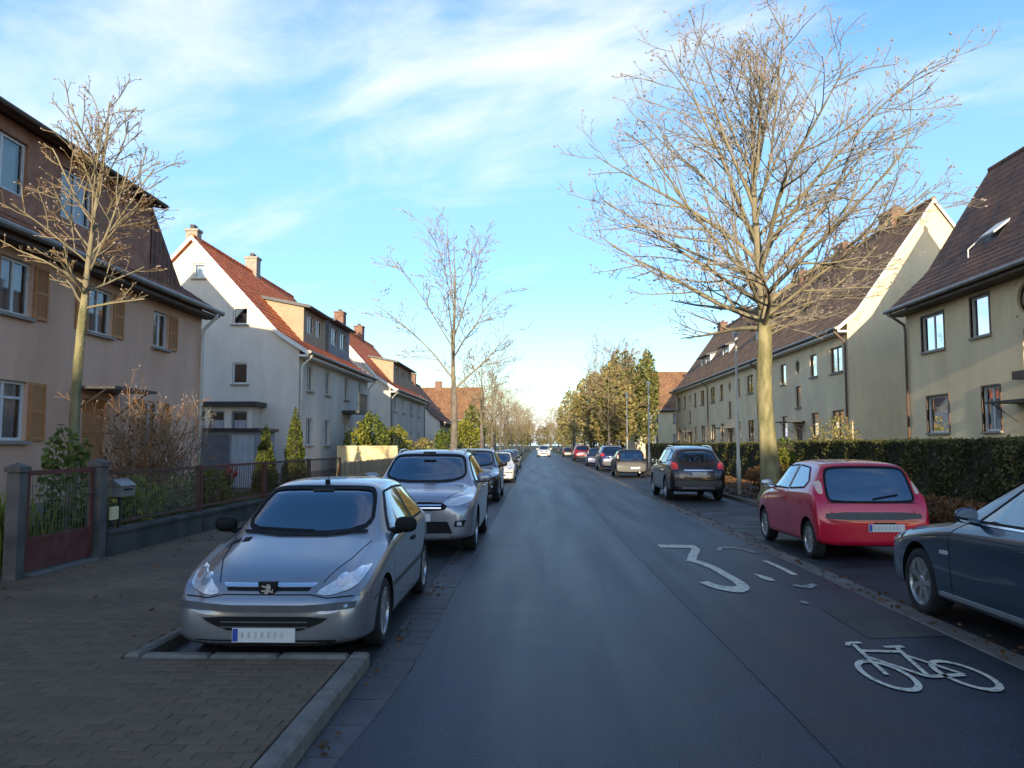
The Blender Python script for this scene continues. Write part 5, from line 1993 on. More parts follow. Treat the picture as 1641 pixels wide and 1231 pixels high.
# ------------------------------------------------ silver hatchback (nearest, faces the camera)
H = 1.012
st1 = [(0.00, .27, .44, .53, .46, .52, .42), (0.03, .22, .50, .61, .64, .67, .54), (0.13, .19, .60, .70, .76, .785, .63), (0.32, .18, .69, .79, .815, .835, .69), (0.60, .17, .77, .875, .84, .855, .70),
       (0.98, .17, .87, .97, .845, .86, .70), (1.10, .17, .89, 1.02, .845, .86, .69), (1.74, .17, .93, 1.395, .845, .86, .60), (1.95, .17, .945, 1.445, .845, .86, .585), (2.5, .17, .965, 1.465, .845, .86, .58),
       (3.05, .18, .985, 1.43, .84, .85, .57), (3.33, .19, .99, 1.37, .83, .845, .565), (3.58, .21, .97, 1.12, .81, .825, .60), (3.70, .23, .90, 1.00, .78, .79, .62), (3.80, .27, .70, .80, .70, .73, .58), (3.835, .34, .55, .62, .5, .55, .44)]


def silver_hatch():
    root = thing('parked_car', 'silver small hatchback parked nose-on at the build-out', 'car', group='cars parked along the street')
    ax = (.79, 3.235)
    me, bvh = car_body(st1, 1.68, ax, .29, p_silver, .085)
    link('body', me, root)
    add_wheels(root, ax, .752, .29, .185, 8)
    seam(bvh, [(-.80, .60), (-.5, .588), (-.36, .615), (.36, .615), (.5, .588), (.80, .60)], 'front', root, w=.008)
    patch('windscreen', bvh, [(-.63, .985), (.63, .985), (.545, 1.34), (.40, 1.365), (-.40, 1.365), (-.545, 1.34)], 'front', m_carglass, root, smooth_it=1)
    patch('rear_window', bvh, [(-.56, 1.04), (.56, 1.04), (.48, 1.32), (-.48, 1.32)], 'rear', m_carglass, root, smooth_it=1)
    both('side_window', bvh, [(1.36, .985), (1.84, 1.325), (2.34, 1.35), (2.38, .995)], m_carglass, root)
    gasket(bvh, [(1.36, .985), (1.84, 1.325), (2.34, 1.35), (2.38, .995)], root)
    both('side_window', bvh, [(2.46, .998), (2.42, 1.35), (2.90, 1.33), (3.22, 1.10), (3.12, 1.01)], m_carglass, root)
    gasket(bvh, [(2.46, .998), (2.42, 1.35), (2.90, 1.33), (3.22, 1.10), (3.12, 1.01)], root)
    patch('headlight', bvh, [(.39, .622), (.50, .602), (.71, .648), (.775, .765), (.745, .785), (.57, .722)], 'front', m_lamp, root, mirror=True, smooth_it=1, off=.008, cell=.05)
    for cx0, cz0, rr0 in ((.585, .70, .042), (.69, .735, .036)):
        patch('lamp_reflector', bvh, [(cx0 + rr0 * math.cos(k * PI / 8), cz0 + rr0 * math.sin(k * PI / 8)) for k in range(16)], 'front', m_chrome, root, mirror=True, off=.012, cell=.04)
    # bonnet slot grille with emblem, wide lower mouth
    patch('grille', bvh, [(-.34, .640), (.34, .640), (.36, .662), (-.36, .662)], 'front', m_black, root, off=.004, cell=.05)
    patch('bonnet_lip', bvh, [(-.37, .666), (.37, .666), (.40, .690), (-.40, .690)], 'front', m_chrome, root, off=.004, cell=.05)
    patch('grille', bvh, [(-.54, .455), (.54, .455), (.46, .40), (.26, .335), (-.26, .335), (-.46, .40)], 'front', m_black, root, off=.004, cell=.05, smooth_it=1)
    for zz in (.375, .415):
        seam(bvh, [(-.36, zz), (.36, zz)], 'front', root, w=.012, m=m_greyplastic, off=.012, name='grille_bar')
    patch('bumper_band', bvh, [(-.735, .560), (-.30, .540), (.30, .540), (.735, .560), (.725, .510), (.28, .488), (-.28, .488), (-.725, .510)], 'front', m_greyplastic, root, off=.006, cell=.05)  # band widened in dark grey to paint in the bumper's reflection
    patch('air_dam', bvh, [(-.62, .235), (.62, .235), (.58, .275), (-.58, .275)], 'front', m_black, root, off=.004, cell=.06)
    # emblem: rearing animal on a dark shield
    loc, _, _ = hit(bvh, 'front', 0, .645)
    y0 = loc.y - .022
    sh = MB().raw([(-.078, y0, .712), (.078, y0, .712), (.066, y0, .62), (0, y0 - .004, .58), (-.066, y0, .62)] + [(-.078, y0 + .05, .712), (.078, y0 + .05, .712), (.066, y0 + .05, .62), (0, y0 + .05, .58), (-.066, y0 + .05, .62)],
                  [(0, 1, 2, 3, 4), (0, 1, 6, 5), (1, 2, 7, 6), (2, 3, 8, 7), (3, 4, 9, 8), (4, 0, 5, 9)]).build('emblem', m_black, root)
    li = MB()
    yl = y0 - .006
    for poly in ([(-.012, .612), (.004, .612), (.012, .640), (.026, .664), (.020, .686), (.002, .690), (-.010, .676), (-.006, .655), (-.018, .640)], [(-.010, .676), (-.034, .682), (-.036, .672), (-.008, .662)],
                 [(-.010, .652), (-.036, .650), (-.036, .640), (-.012, .640)], [(.012, .64), (.036, .632), (.040, .655), (.033, .655), (.030, .642), (.016, .652)]):
        li.face([(a * 1.3, yl, .65 + (b - .65) * 1.25) for a, b in poly])
    li.build('emblem_figure', m_chrome, sh)
    plate(root, bvh, 'front', .315, 0, lift=.012)
    plate(root, bvh, 'rear', .62, 0)
    patch('tail_light', bvh, [(.60, .72), (.76, .72), (.74, 1.0), (.62, .98)], 'rear', m_tail, root, mirror=True, smooth_it=1)
    mirrors(root, 1.42, .82, .975, m_black)
    # bonnet vents on the passenger corner, wipers, aerial foot
    for xx in (-.62, -.52):
        patch('bonnet_vent', bvh, [(xx - .034, .90), (xx + .034, .90), (xx + .038, .985), (xx - .030, .985)], 'top', m_black, root, off=.005)
    seam(bvh, [(-.60, .996), (.0, .992), (.60, .996)], 'front', root, w=.02, off=.012, name='wiper')
    seam(bvh, [(.1, 1.0), (-.46, 1.02)], 'front', root, w=.014, off=.018, name='wiper')
    MB().box(-.02, .02, 1.80, 1.86, 1.40, 1.445).tube([(0, 1.83, 1.44), (0, 2.05, 1.60)], .004, 5).build('aerial', m_black, root)
    # seams: bonnet, doors, bumper
    for sx in (-1, 1):
        seam(bvh, [(sx * .44, .16), (sx * .58, .55), (sx * .66, 1.0)], 'top', root)
    bothseam(bvh, [(1.18, .28), (1.16, .85), (1.30, .95)], root)
    bothseam(bvh, [(2.42, .99), (2.42, .45), (2.30, .27)], root)
    bothseam(bvh, [(1.2, .27), (2.3, .27)], root)
    bothseam(bvh, [(.38, .53), (.50, .55)], root)
    both('side_strip', bvh, [(1.16, .50), (2.95, .53), (2.95, .575), (1.16, .545)], m_greyplastic, root, off=.01)
    both('door_handle', bvh, [(2.16, .80), (2.34, .805), (2.34, .835), (2.16, .83)], m_black, root, off=.022)
    finish_car(root, 1.05)
    return root


c1 = silver_hatch()
for ch in c1.children:
    if not ch.name.startswith('wheel'):
        ch.location.z -= .055
c1.scale = (.94, 1, .985)
place(c1, -2.10, 6.22)

# ------------------------------------------------ pale silver crossover
st2 = [(0.00, .30, .60, .74, .50, .56, .48), (0.03, .25, .66, .82, .70, .73, .62), (0.14, .23, .76, .90, .84, .865, .72), (0.35, .22, .84, .98, .90, .92, .77), (0.70, .22, .92, 1.03, .915, .935, .79),
       (1.12, .22, .99, 1.08, .92, .94, .78), (1.24, .22, 1.0, 1.13, .92, .94, .77), (1.95, .22, 1.03, 1.56, .92, .94, .67), (2.2, .22, 1.05, 1.63, .92, .94, .655), (2.9, .23, 1.07, 1.645, .92, .94, .65),
       (3.6, .24, 1.09, 1.60, .915, .93, .63), (3.95, .25, 1.09, 1.52, .90, .915, .63), (4.2, .27, 1.06, 1.22, .88, .89, .67), (4.32, .29, .98, 1.08, .85, .86, .68), (4.42, .33, .78, .90, .76, .79, .64), (4.455, .42, .62, .70, .56, .6, .5)]


def crossover(name, label, pm, group, suv_rear=True):
    root = thing(name, label, 'car', group=group)
    ax = (.90, 3.55)
    me, bvh = car_body(st2, 1.85, ax, .345, pm)
    link('body', me, root)
    add_wheels(root, ax, .80, .345, .225, 5)
    patch('windscreen', bvh, [(-.70, 1.10), (.70, 1.10), (.62, 1.50), (.45, 1.535), (-.45, 1.535), (-.62, 1.50)], 'front', m_carglass, root, smooth_it=1)
    patch('rear_window', bvh, [(-.64, 1.14), (.64, 1.14), (.54, 1.49), (-.54, 1.49)], 'rear', m_carglass, root, smooth_it=1)
    both('side_window', bvh, [(1.52, 1.09), (2.08, 1.49), (2.62, 1.53), (2.66, 1.10)], m_carglass, root)
    gasket(bvh, [(1.52, 1.09), (2.08, 1.49), (2.62, 1.53), (2.66, 1.10)], root)
    both('side_window', bvh, [(2.74, 1.10), (2.70, 1.53), (3.40, 1.52), (3.52, 1.14), (3.45, 1.11)], m_carglass, root)
    gasket(bvh, [(2.74, 1.10), (2.70, 1.53), (3.40, 1.52), (3.52, 1.14), (3.45, 1.11)], root)
    both('side_window', bvh, [(3.58, 1.16), (3.50, 1.50), (3.78, 1.42), (3.98, 1.22)], m_carglass, root)
    gasket(bvh, [(3.58, 1.16), (3.50, 1.50), (3.78, 1.42), (3.98, 1.22)], root)
    patch('headlight', bvh, [(.44, .80), (.62, .76), (.86, .82), (.905, .94), (.70, .90), (.5, .87)], 'front', m_lamp, root, mirror=True, smooth_it=1, off=.008, cell=.05)
    patch('grille', bvh, [(-.46, .70), (.46, .70), (.52, .775), (.40, .83), (-.40, .83), (-.52, .775)], 'front', m_black, root, smooth_it=1, cell=.05)
    for zz in (.745, .785):
        seam(bvh, [(-.42, zz), (.42, zz)], 'front', root, w=.018, m=m_chrome, off=.014, name='grille_bar')
    patch('grille', bvh, [(-.60, .36), (.60, .36), (.52, .54), (-.52, .54)], 'front', m_black, root, cell=.06)
    patch('skid_plate', bvh, [(-.56, .30), (.56, .30), (.56, .35), (-.56, .35)], 'front', m_chrome, root, cell=.08)
    patch('fog_lamp', bvh, [(.62, .46), (.76, .46), (.80, .56), (.64, .55)], 'front', m_black, root, mirror=True, off=.006)
    patch('fog_lens', bvh, [(.665, .48), (.735, .48), (.735, .535), (.665, .535)], 'front', m_lamp, root, mirror=True, off=.012)
    plate(root, bvh, 'front', .60, 0)
    plate(root, bvh, 'rear', .80, 0)
    em, _, _ = hit(bvh, 'front', 0, .80)
    MB().lathe([(.0, -.03), (.045, -.03), (.05, 0)], 'y', 20, (0, em.y - .012, .80)).build('emblem', m_chrome, root)
    patch('tail_light', bvh, [(.60, .93), (.86, .93), (.82, 1.14), (.66, 1.12)], 'rear', m_tail, root, mirror=True, smooth_it=1, off=.008)
    patch('bumper_trim', bvh, [(-.74, .36), (.74, .36), (.74, .60), (-.74, .60)], 'rear', m_greyplastic, root, off=.006)
    patch('skid_plate', bvh, [(-.5, .36), (.5, .36), (.5, .43), (-.5, .43)], 'rear', m_chrome, root, off=.012)
    patch('trunk_trim', bvh, [(-.45, .885), (.45, .885), (.45, .92), (-.45, .92)], 'rear', m_chrome, root, off=.012)
    both('sill_trim', bvh, [(1.32, .26), (3.14, .27), (3.14, .38), (1.32, .37)], m_greyplastic, root, off=.008)
    mirrors(root, 1.62, .89, 1.09, pm, .13)
    for a in (1.36, 2.70, 3.30):
        bothseam(bvh, [(a, .40), (a - .02, .95), (a + .02, 1.07)], root)
    both('door_handle', bvh, [(2.42, .95), (2.62, .955), (2.62, .985), (2.42, .98)], pm, root, off=.025)
    both('door_handle', bvh, [(3.12, .96), (3.28, .965), (3.28, .99), (3.12, .985)], pm, root, off=.025)
    for sx in (-1, 1):
        seam(bvh, [(sx * .50, .16), (sx * .70, .60), (sx * .74, 1.10)], 'top', root)
        rl = MB()
        pts = [hit(bvh, 'top', sx * .60, s)[0] for s in (2.15, 2.3, 2.8, 3.3, 3.6, 3.72)]
        rl.tube([p + Vector((0, 0, .045 if 0 < i < 5 else .005)) for i, p in enumerate(pts)], .016, 6)
        rl.build('roof_rail', m_chrome, root)
    finish_car(root, 1.2, .72, .12)
    return root


c2 = crossover('parked_car', 'pale silver crossover parked behind the silver hatchback', p_white, 'cars parked along the street')
place(c2, -1.88, 12.35)
c3 = crossover('parked_car', 'dark grey crossover parked under the lamp post, tail to the viewer', p_dark, 'cars parked along the street')
c3.location.z = 0
place(c3, 4.98, 24.6 + 4.45, True)
c3.scale = (.96, 1, 1.04)

# ------------------------------------------------ red city car, seen from behind
st3 = [(0.00, .28, .46, .58, .48, .54, .44), (0.03, .23, .54, .67, .64, .67, .55), (0.12, .20, .64, .77, .75, .775, .63), (0.30, .18, .74, .86, .80, .82, .68), (0.55, .17, .83, .93, .82, .84, .69),
       (0.76, .17, .88, .99, .825, .845, .68), (0.86, .17, .90, 1.05, .825, .845, .67), (1.42, .17, .95, 1.42, .825, .845, .585), (1.65, .17, .97, 1.48, .825, .845, .575), (2.2, .18, .99, 1.495, .825, .845, .575),
       (2.80, .19, 1.01, 1.475, .82, .845, .61), (3.00, .20, 1.01, 1.455, .82, .845, .62), (3.09, .20, 1.01, 1.39, .82, .845, .64), (3.27, .21, .97, 1.05, .82, .845, .70), (3.36, .22, .86, .945, .815, .835, .735), (3.42, .24, .64, .76, .80, .82, .72), (3.445, .30, .50, .58, .73, .75, .64)]


def city_car():
    root = thing('parked_car', 'bright red city car with glass tailgate parked before the big tree', 'car', group='cars parked along the street')
    ax = (.66, 3.0)
    me, bvh = car_body(st3, 1.65, ax, .285, p_red)
    link('body', me, root)
    add_wheels(root, ax, .725, .285, .18, 7)
    patch('windscreen', bvh, [(-.62, 1.01), (.62, 1.01), (.54, 1.36), (.40, 1.39), (-.40, 1.39), (-.54, 1.36)], 'front', m_carglass, root, smooth_it=1)
    patch('rear_window', bvh, [(-.60, .87), (.60, .87), (.635, .95), (.60, 1.30), (.50, 1.375), (-.50, 1.375), (-.60, 1.30), (-.635, .95)], 'rear', m_carglass, root, smooth_it=1, off=.008)
    both('side_window', bvh, [(1.10, 1.0), (1.52, 1.36), (2.02, 1.39), (2.05, 1.01)], m_carglass, root)
    gasket(bvh, [(1.10, 1.0), (1.52, 1.36), (2.02, 1.39), (2.05, 1.01)], root)
    both('side_window', bvh, [(2.12, 1.015), (2.10, 1.39), (2.62, 1.36), (2.86, 1.16), (2.78, 1.06)], m_carglass, root)
    gasket(bvh, [(2.12, 1.015), (2.10, 1.39), (2.62, 1.36), (2.86, 1.16), (2.78, 1.06)], root)
    patch('tail_light', bvh, [(.675, .97), (.755, .99), (.735, 1.16), (.665, 1.18)], 'rear', m_amber, root, mirror=True, smooth_it=1, off=.012, cell=.04)
    patch('tail_light', bvh, [(.665, 1.185), (.735, 1.165), (.70, 1.28), (.645, 1.28)], 'rear', m_tail, root, mirror=True, smooth_it=1, off=.010, cell=.04)
    patch('bumper_band', bvh, [(-.70, .615), (.70, .615), (.69, .725), (-.69, .725)], 'rear', m_greyplastic, root, off=.014, smooth_it=1)
    plate(root, bvh, 'rear', .50, -.17, lift=.03)
    MB().box(-.30, -.0, 3.40, 3.47, .56, .58).build('plate_lamp', m_black, root)
    seam(bvh, [(-.66, .86), (.66, .86)], 'rear', root, w=.012)
    seam(bvh, [(-.64, .60), (.64, .60)], 'rear', root, w=.008)
    seam(bvh, [(-.02, .91), (-.40, .97)], 'rear', root, w=.02, off=.025, name='wiper')
    patch('exhaust_recess', bvh, [(-.50, .26), (-.32, .26), (-.32, .33), (-.50, .33)], 'rear', m_black, root, off=.004)
    MB().tube([(-.41, 3.2, .27), (-.41, 3.45, .27)], .03, 10).build('exhaust', m_chrome, root)
    both('sill_trim', bvh, [(1.05, .20), (2.62, .20), (2.62, .25), (1.05, .25)], m_greyplastic, root, off=.006)
    bothseam(bvh, [(.98, .28), (.95, .85), (1.08, .97)], root)
    bothseam(bvh, [(2.07, 1.0), (2.08, .4), (2.0, .27)], root)
    both('door_handle', bvh, [(1.82, .83), (1.98, .835), (1.98, .86), (1.82, .855)], p_red, root, off=.025)
    both('fuel_flap', bvh, [(2.62, .80), (2.74, .80), (2.74, .90), (2.62, .90)], p_red, root, off=.004)
    mirrors(root, 1.18, .80, .99, m_chrome, .10)
    patch('headlight', bvh, [(.42, .66), (.60, .64), (.76, .74), (.74, .86), (.6, .82)], 'front', m_lamp, root, mirror=True, smooth_it=1, off=.008, cell=.05)
    patch('grille', bvh, [(-.5, .36), (.5, .36), (.42, .48), (-.42, .48)], 'front', m_black, root)
    finish_car(root, .82)
    return root


c4 = city_car()
place(c4, 4.98, 12.0 + 3.43, True, 0)

# ------------------------------------------------ night blue estate at the right edge, front away from the viewer
st4 = [(0.00, .26, .50, .62, .52, .58, .5), (0.04, .21, .57, .70, .72, .75, .62), (0.18, .19, .66, .78, .86, .88, .74), (0.45, .18, .74, .86, .91, .93, .80), (0.90, .17, .82, .92, .93, .95, .82),
       (1.38, .17, .89, .985, .935, .955, .82), (1.52, .17, .90, 1.04, .935, .955, .80), (2.30, .17, .93, 1.43, .935, .955, .67), (2.55, .17, .94, 1.485, .935, .955, .65), (3.3, .17, .955, 1.50, .935, .955, .64),
       (4.1, .19, .97, 1.46, .925, .945, .63), (4.4, .20, .97, 1.40, .92, .935, .63), (4.64, .22, .94, 1.14, .90, .91, .68), (4.74, .25, .85, .98, .86, .87, .70), (4.80, .30, .68, .78, .74, .78, .64), (4.83, .38, .56, .62, .56, .6, .5)]


def estate():
    root = thing('parked_car', 'night blue estate car cut by the right picture edge, bonnet away', 'car', group='cars parked along the street')
    ax = (.93, 3.73)
    me, bvh = car_body(st4, 1.88, ax, .325, p_blue)
    link('body', me, root)
    add_wheels(root, ax, .82, .325, .225, 7)
    patch('windscreen', bvh, [(-.74, 1.01), (.74, 1.01), (.63, 1.38), (.45, 1.41), (-.45, 1.41), (-.63, 1.38)], 'front', m_carglass, root, smooth_it=1)
    patch('rear_window', bvh, [(-.62, 1.02), (.62, 1.02), (.53, 1.37), (-.53, 1.37)], 'rear', m_carglass, root, smooth_it=1)
    both('side_window', bvh, [(1.98, 1.0), (2.50, 1.37), (3.02, 1.41), (3.05, 1.01)], m_carglass, root)
    gasket(bvh, [(1.98, 1.0), (2.50, 1.37), (3.02, 1.41), (3.05, 1.01)], root)
    both('side_window', bvh, [(3.13, 1.01), (3.10, 1.41), (3.75, 1.40), (3.92, 1.05), (3.85, 1.02)], m_carglass, root)
    gasket(bvh, [(3.13, 1.01), (3.10, 1.41), (3.75, 1.40), (3.92, 1.05), (3.85, 1.02)], root)
    both('side_window', bvh, [(3.98, 1.05), (3.83, 1.39), (4.25, 1.33), (4.45, 1.10)], m_carglass, root)
    gasket(bvh, [(3.98, 1.05), (3.83, 1.39), (4.25, 1.33), (4.45, 1.10)], root)
    both('window_trim', bvh, [(1.88, .972), (4.3, .995), (4.3, 1.012), (1.88, .989)], m_chrome, root, off=.01)
    both('side_strip', bvh, [(1.36, .275), (3.32, .285), (3.32, .315), (1.36, .305)], m_chrome, root, off=.012)
    both('side_repeater', bvh, [(1.42, .66), (1.56, .665), (1.55, .70), (1.43, .695)], m_lamp, root, off=.010)
    patch('headlight', bvh, [(.50, .62), (.70, .60), (.88, .68), (.86, .80), (.6, .74)], 'front', m_lamp, root, mirror=True, smooth_it=1, off=.008, cell=.05)
    both('headlight', bvh, [(.14, .62), (.46, .68), (.62, .79), (.40, .78), (.18, .72)], m_lamp, root, smooth_it=1, off=.008, cell=.05)
    patch('grille', bvh, [(-.34, .46), (.34, .46), (.36, .68), (-.36, .68)], 'front', m_black, root)
    patch('tail_light', bvh, [(.70, .80), (.86, .80), (.74, 1.3), (.66, 1.3)], 'rear', m_tail, root, mirror=True, smooth_it=1)
    plate(root, bvh, 'rear', .72)
    mirrors(root, 2.02, .90, 1.0, p_blue, .10)
    bothseam(bvh, [(1.60, .30), (1.58, .86), (1.78, .97)], root, w=.009)
    bothseam(bvh, [(3.08, 1.0), (3.09, .5), (3.05, .30)], root, w=.009)
    bothseam(bvh, [(1.0, .78), (1.66, .855), (4.3, .90)], root, w=.006)
    both('door_handle', bvh, [(2.72, .80), (2.96, .805), (2.96, .84), (2.72, .835)], p_blue, root, off=.03)
    both('door_handle', bvh, [(3.70, .81), (3.92, .815), (3.92, .85), (3.70, .845)], p_blue, root, off=.03)
    for sx in (-1, 1):
        seam(bvh, [(sx * .55, .2), (sx * .78, .8), (sx * .80, 1.42)], 'top', root)
        rl = MB()
        pts = [hit(bvh, 'top', sx * .60, s)[0] for s in (2.5, 2.65, 3.3, 4.0, 4.25, 4.38)]
        rl.tube([p + Vector((0, 0, .04 if 0 < i < 5 else .004)) for i, p in enumerate(pts)], .015, 6)
        rl.build('roof_rail', m_chrome, root)
    finish_car(root, 1.48, .74, .04)
    return root


c5 = estate()
place(c5, 4.84, 9.3, True)
c5.scale = (1, 1, 1.03)

# ------------------------------------------------ more cars down the street: copies with their own paint
def repaint(root, src, dst):
    done = {}
    for o in [root] + list(root.children_recursive):
        if o.type == 'MESH' and src.name in [m.name for m in o.data.materials if m]:
            if o.data.name not in done:
                d = o.data.copy()
                for i, m in enumerate(d.materials):
                    if m and m.name == src.name:
                        d.materials[i] = dst
                done[o.data.name] = d
            o.data = done[o.data.name]


def another(src, label, x, y, away, s=None, d=None, scale=None, group='cars further down the street'):
    c = copy_tree(src)
    place(c, x, y, away)
    c['label'], c['group'] = label, group
    if scale:
        c.scale = scale
    if d:
        repaint(c, s, d)
    return c


p_black = paint('paint_black', (0.010, 0.010, 0.014), 0, .45, .08)
p_burg = paint('paint_burgundy', (0.30, 0.02, 0.04), .3, .3)
p_navy = paint('paint_navy', (0.03, 0.035, 0.09), .4, .3)
another(c2, 'dark crossover parked behind the pale silver one, nose to the viewer', -2.0, 23.6, False, p_white, p_dark, (1, 1, .98))
another(c1, 'small white hatchback parked beyond the dark crossover', -1.75, 36.2, False, p_silver, p_offwhite)
another(c1, 'dark small hatchback parked past the white one', -1.9, 47, False, p_silver, p_dark)
another(c1, 'grey small hatchback furthest along the garden side kerb', -1.9, 58, False)
another(c4, 'dark small car parked beyond the yellow verge bush', 5.1, 46, True, p_red, p_black)
another(c3, 'navy crossover parked halfway down the hedge side', 5.1, 57, True, p_dark, p_navy)
another(c4, 'dark grey small car before the far burgundy car', 5.0, 68, True, p_red, p_navy)
another(c3, 'burgundy crossover far down the hedge side', 4.9, 88, True, p_dark, p_burg)
another(c2, 'white car driving towards the viewer far down the road', 1.2, 112, False, p_white, p_offwhite)
another(c1, 'dark oncoming car far off beside the kerb', 4.6, 116, True, p_silver, p_dark)

# ================================================================== FENCES AND SMALL THINGS
m_post = mat('fence_concrete', (0.075, 0.066, 0.058), (0.16, 0.14, 0.12), scale=3, rough=0.9, bump=.5, bscale=35, detail=9)
m_redsteel = mat('rust_red_steel', (0.12, 0.030, 0.022), (0.17, 0.055, 0.038), scale=5, rough=0.7)
m_brownsteel = mat('brown_steel', (0.085, 0.035, 0.025), (0.13, 0.06, 0.04), scale=5, rough=0.7)
m_wire = mat('fence_wire', (0.09, 0.10, 0.075), (0.14, 0.13, 0.10), scale=5, rough=0.7)
m_dwarf = mat('dwarf_wall', (0.050, 0.047, 0.042), (0.10, 0.088, 0.072), scale=2, rough=0.95, bump=.7, bscale=22, detail=9)
m_cap = mat('wall_cap', (0.14, 0.13, 0.11), (0.20, 0.18, 0.15), scale=4, rough=0.9)
m_wood = mat('picket_wood', (0.34, 0.25, 0.15), (0.44, 0.33, 0.20), scale=4, rough=0.85, island=.2)
m_cream = mat('cream_wall', (0.80, 0.63, 0.33), (0.86, 0.70, 0.40), scale=1.2, rough=0.9, bump=.3, bscale=40)
FX = -6.29


def post(label, y, h=1.40, w=.25, x=FX):
    root = thing('fence_post', label, 'post', (x, y, .09), 0, 'concrete posts of the garden fence')
    MB().cbox(-w / 2, w / 2, -w / 2, w / 2, -.1, h - .10, .012).build('shaft', m_post, root)
    c = MB().box(-w / 2 - .025, w / 2 + .025, -w / 2 - .025, w / 2 + .025, h - .098, h - .04)
    c.raw([(-w / 2 - .025, -w / 2 - .025, h - .04), (w / 2 + .025, -w / 2 - .025, h - .04), (w / 2 + .025, w / 2 + .025, h - .04), (-w / 2 - .025, w / 2 + .025, h - .04), (0, 0, h + .02)],
          [(0, 1, 4), (1, 2, 4), (2, 3, 4), (3, 0, 4)])
    c.build('cap', m_post, root)


post('weathered concrete gate post at the left picture edge', 9.55, 1.40, .16)
post('concrete gate post between gate and letterbox', 11.35, 1.42, .19)

# gate: steel frame with wire infill over a red lower panel
gt = thing('garden_gate', 'rust red steel garden gate between the two concrete posts', 'gate', (FX, 9.73, .1))
GL = 1.48
MB().box(-.02, .02, 0, .05, .06, 1.30).box(-.02, .02, GL - .05, GL, .06, 1.30).box(-.021, .021, .05, GL - .05, 1.24, 1.30).box(-.021, .021, .05, GL - .05, .06, .12).box(-.021, .021, .05, GL - .05, .42, .47).build('frame', m_redsteel, gt)
for k in range(6):
    a = .052 + k * (GL - .104) / 6
    MB().box(-.012, .012, a + .003, a + (GL - .104) / 6 - .003, .12, .42).build('board', m_redsteel, gt)
wm = MB()
k = .05
while k < GL - .05:
    wm.tube([(0, k, .47), (0, k, 1.24)], .004, 4, cap=False)
    k += .075
for zz in (.62, .78, .94, 1.1):
    wm.tube([(0, .05, zz), (0, GL - .05, zz)], .004, 4, cap=False)
tag(wm.build('wire_mesh', m_wire, gt), kind='stuff')
hd = MB().tube([(.02, GL - .1, .95), (.07, GL - .1, .95), (.07, GL - .22, .94)], .012, 6)
hd.build('handle', m_metal_dark, gt)
# left of the gate
MB_sl = thing('gate_stone', 'pale stone threshold below the garden gate', 'threshold', (FX, 9.73, .09))
MB().cbox(-.2, .14, -.0, GL, -.05, .045, .01).build('slab', m_cap, MB_sl)

# fence bays: dwarf wall + steel frame + rods
BAYS = [(11.49, 14.78, 'first wire fence bay beside the gate post on its dark dwarf wall', m_brownsteel, .10), (14.84, 18.38, 'middle fence bay with red corner post on a dark dwarf wall', m_redsteel, .13),
        (18.44, 22.0, 'fence bay behind the silver hatchback', m_brownsteel, .12), (22.06, 25.6, 'last steel fence bay before the wooden pickets', m_brownsteel, .12)]
for y0, y1, lb, ms, sp_ in BAYS:
    L_ = y1 - y0
    f = thing('wire_fence', lb, 'fence', (FX, y0, .09), 0, 'steel fence bays of the front gardens')
    MB().box(-.10, .10, 0, L_, -.1, .33).build('dwarf_wall', m_dwarf, f)
    n = max(1, round(L_ / .6))
    for i in range(n):
        MB().cbox(-.13, .13, i * L_ / n + .003, (i + 1) * L_ / n - .003, .331, .39, .012).build('coping_stone', m_dwarf, f)
    for yy in (0.03, L_ - .03):
        MB().box(-.03, .03, yy - .03, yy + .03, .39, 1.25).build('post', ms, f)
    MB().box(-.022, .022, .06, L_ - .06, 1.19, 1.235).build('rail', ms, f)
    MB().box(-.022, .022, .06, L_ - .06, .46, .495).build('rail', ms, f)
    r_ = MB()
    yy = .06 + sp_
    while yy < L_ - .08:
        r_.tube([(0, yy, .47), (0, yy, 1.19)], .0065, 4, cap=False)
        yy += sp_
    for zz in ((.62, .77, .92, 1.07) if sp_ < .12 else ()):
        r_.tube([(0, .06, zz), (0, L_ - .06, zz)], .004, 4, cap=False)
    tag(r_.build('rods', m_wire if sp_ < .12 else ms, f), kind='stuff')

# letterbox and number plate beside the gate post
lb_ = thing('letterbox', 'dark grey letterbox on a stand beside the gate post', 'letterbox', (FX + .02, 11.92, .09))
bx = MB().box(-.13, .13, -.20, .20, .86, 1.02)
bx.raw([(-.15, -.22, 1.02), (.15, -.22, 1.02), (.15, .22, 1.02), (-.15, .22, 1.02), (0, -.22, 1.12), (0, .22, 1.12)], [(0, 1, 4), (2, 3, 5), (1, 2, 5, 4), (3, 0, 4, 5)])
bx.build('box', m_zinc, lb_)
MB().box(-.02, .02, -.02, .02, .3, .86).build('stand', m_metal_dark, lb_)
MB().box(.131, .138, -.13, .13, .95, .975).build('slot', m_black, lb_)
nb = thing('house_sign', 'small cream plate fixed to the dwarf fence by the letterbox', 'sign', (FX + .06, 11.70, .62))
MB().cbox(-.02, .02, -.10, .10, 0, .19, .008).build('plate', m_cream, nb)
MB().box(-.06, -.02, -.03, .03, -.1, .1).build('bracket', m_metal_dark, nb)

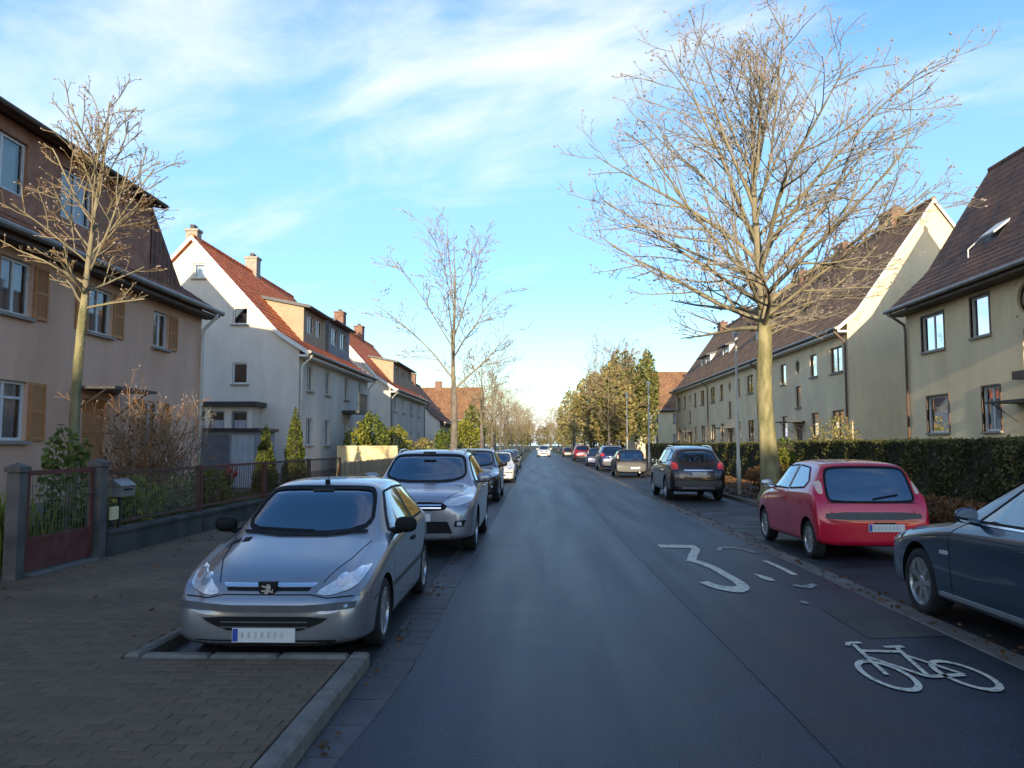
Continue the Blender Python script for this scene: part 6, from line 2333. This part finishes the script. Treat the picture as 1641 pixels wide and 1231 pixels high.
# wooden picket fence further on
pf = thing('picket_fence', 'weathered wooden picket fence past the steel fence', 'fence', (FX, 25.7, .09))
for zz in (.3, .85):
    MB().box(-.05, -.02, 0, 17.3, zz, zz + .07).build('rail', m_wood, pf)
pkm = MB().box(-.018, .012, -.04, .04, .05, 1.02).raw([(-.018, -.04, 1.02), (-.018, .04, 1.02), (.012, .04, 1.02), (.012, -.04, 1.02), (-.003, 0, 1.10)], [(0, 1, 4), (1, 2, 4), (2, 3, 4), (3, 0, 4)]).mesh('picket', m_wood)
prng = random.Random(4)
yy = .08
while yy < 17.3:
    o = link('picket', pkm, pf, (0, yy, prng.uniform(-.03, .03)))
    o.rotation_euler = (prng.uniform(-.02, .02), 0, 0)
    yy += .145
for k in range(8):
    MB().box(-.11, -.05, k * 2.46 - .04, k * 2.46 + .04, -.1, 1.05).build('post', m_wood, pf)
cw = thing('garden_wall', 'sunlit cream garden wall across the front garden behind the picket fence', 'wall', (-9.3, 37.2, .1))
MB().box(0, 2.85, 0, .24, -.1, 1.50).build('wall', m_cream, cw)
for k in range(3):
    MB().cbox(k * .95 + .004, k * .95 + .946, -.05, .29, 1.501, 1.58, .015).build('coping_stone', m_cream, cw)

# grey shed beside the pale house
sh_ = thing('garden_shed', 'flat grey shed with lighter door panel before the pale gable', 'shed', (-12.7, 29.4, .1))
MB().box(0, 2.35, 0, 2.0, -.1, 2.12).build('wall', d_green, sh_)
MB().box(-.12, 2.47, -.15, 2.12, 2.121, 2.24).build('roof', m_metal_dark, sh_)
for i in range(4):
    x0 = 1.40 + i * .215
    MB().box(x0 + .004, x0 + .211, -.03, -.002, .05, 1.98).build('panel', mat('shed_light_panel', (0.34, 0.38, 0.42), (0.42, 0.46, 0.50), scale=3, rough=.6), sh_)
for i in range(5):
    x0 = .10 + i * .24
    MB().box(x0 + .004, x0 + .236, -.022, -.002, .05, 1.98).build('panel', mat('shed_dark_panel', (0.12, 0.12, 0.14), (0.16, 0.16, 0.18), scale=3, rough=.6), sh_)

# street lamps: slim mast, bracket, flat lantern
m_mast = mat('lamp_mast', (0.50, 0.47, 0.38), (0.58, 0.55, 0.46), scale=3, rough=.6, metallic=0)


def street_lamp(label, x, y, h, reach):
    root = thing('street_lamp', label, 'street lamp', (x, y, .14), 0, 'slim street lamps')
    MB().tube([(0, 0, -.1), (0, 0, 1.1), (0, 0, 1.12), (0, 0, h)], [.075, .075, .052, .04], 12).build('mast', m_mast, root, smooth=True)
    MB().lathe([(.04, h - .01), (.06, h + .04), (.065, h + .1)], 'z', 12).build('collar', m_mast, root, smooth=True)
    MB().lathe([(.06, h + .1), (.11, h + .38), (.11, h + .40)], 'z', 14).build('lantern', m_lamp, root, smooth=True)
    MB().lathe([(.13, h + .40), (.12, h + .43), (.05, h + .50), (.0, h + .52)], 'z', 14).build('lantern_cap', m_mast, root, smooth=True)


street_lamp('slim street lamp post left of the big tree trunk', 6.52, 25.9, 4.9, 0)
street_lamp('distant slim street lamp before the leafy trees', 6.7, 58.5, 4.9, 0)
street_lamp('pale street lamp post beside the far orange-roofed house', 6.8, 48.0, 4.9, 0)
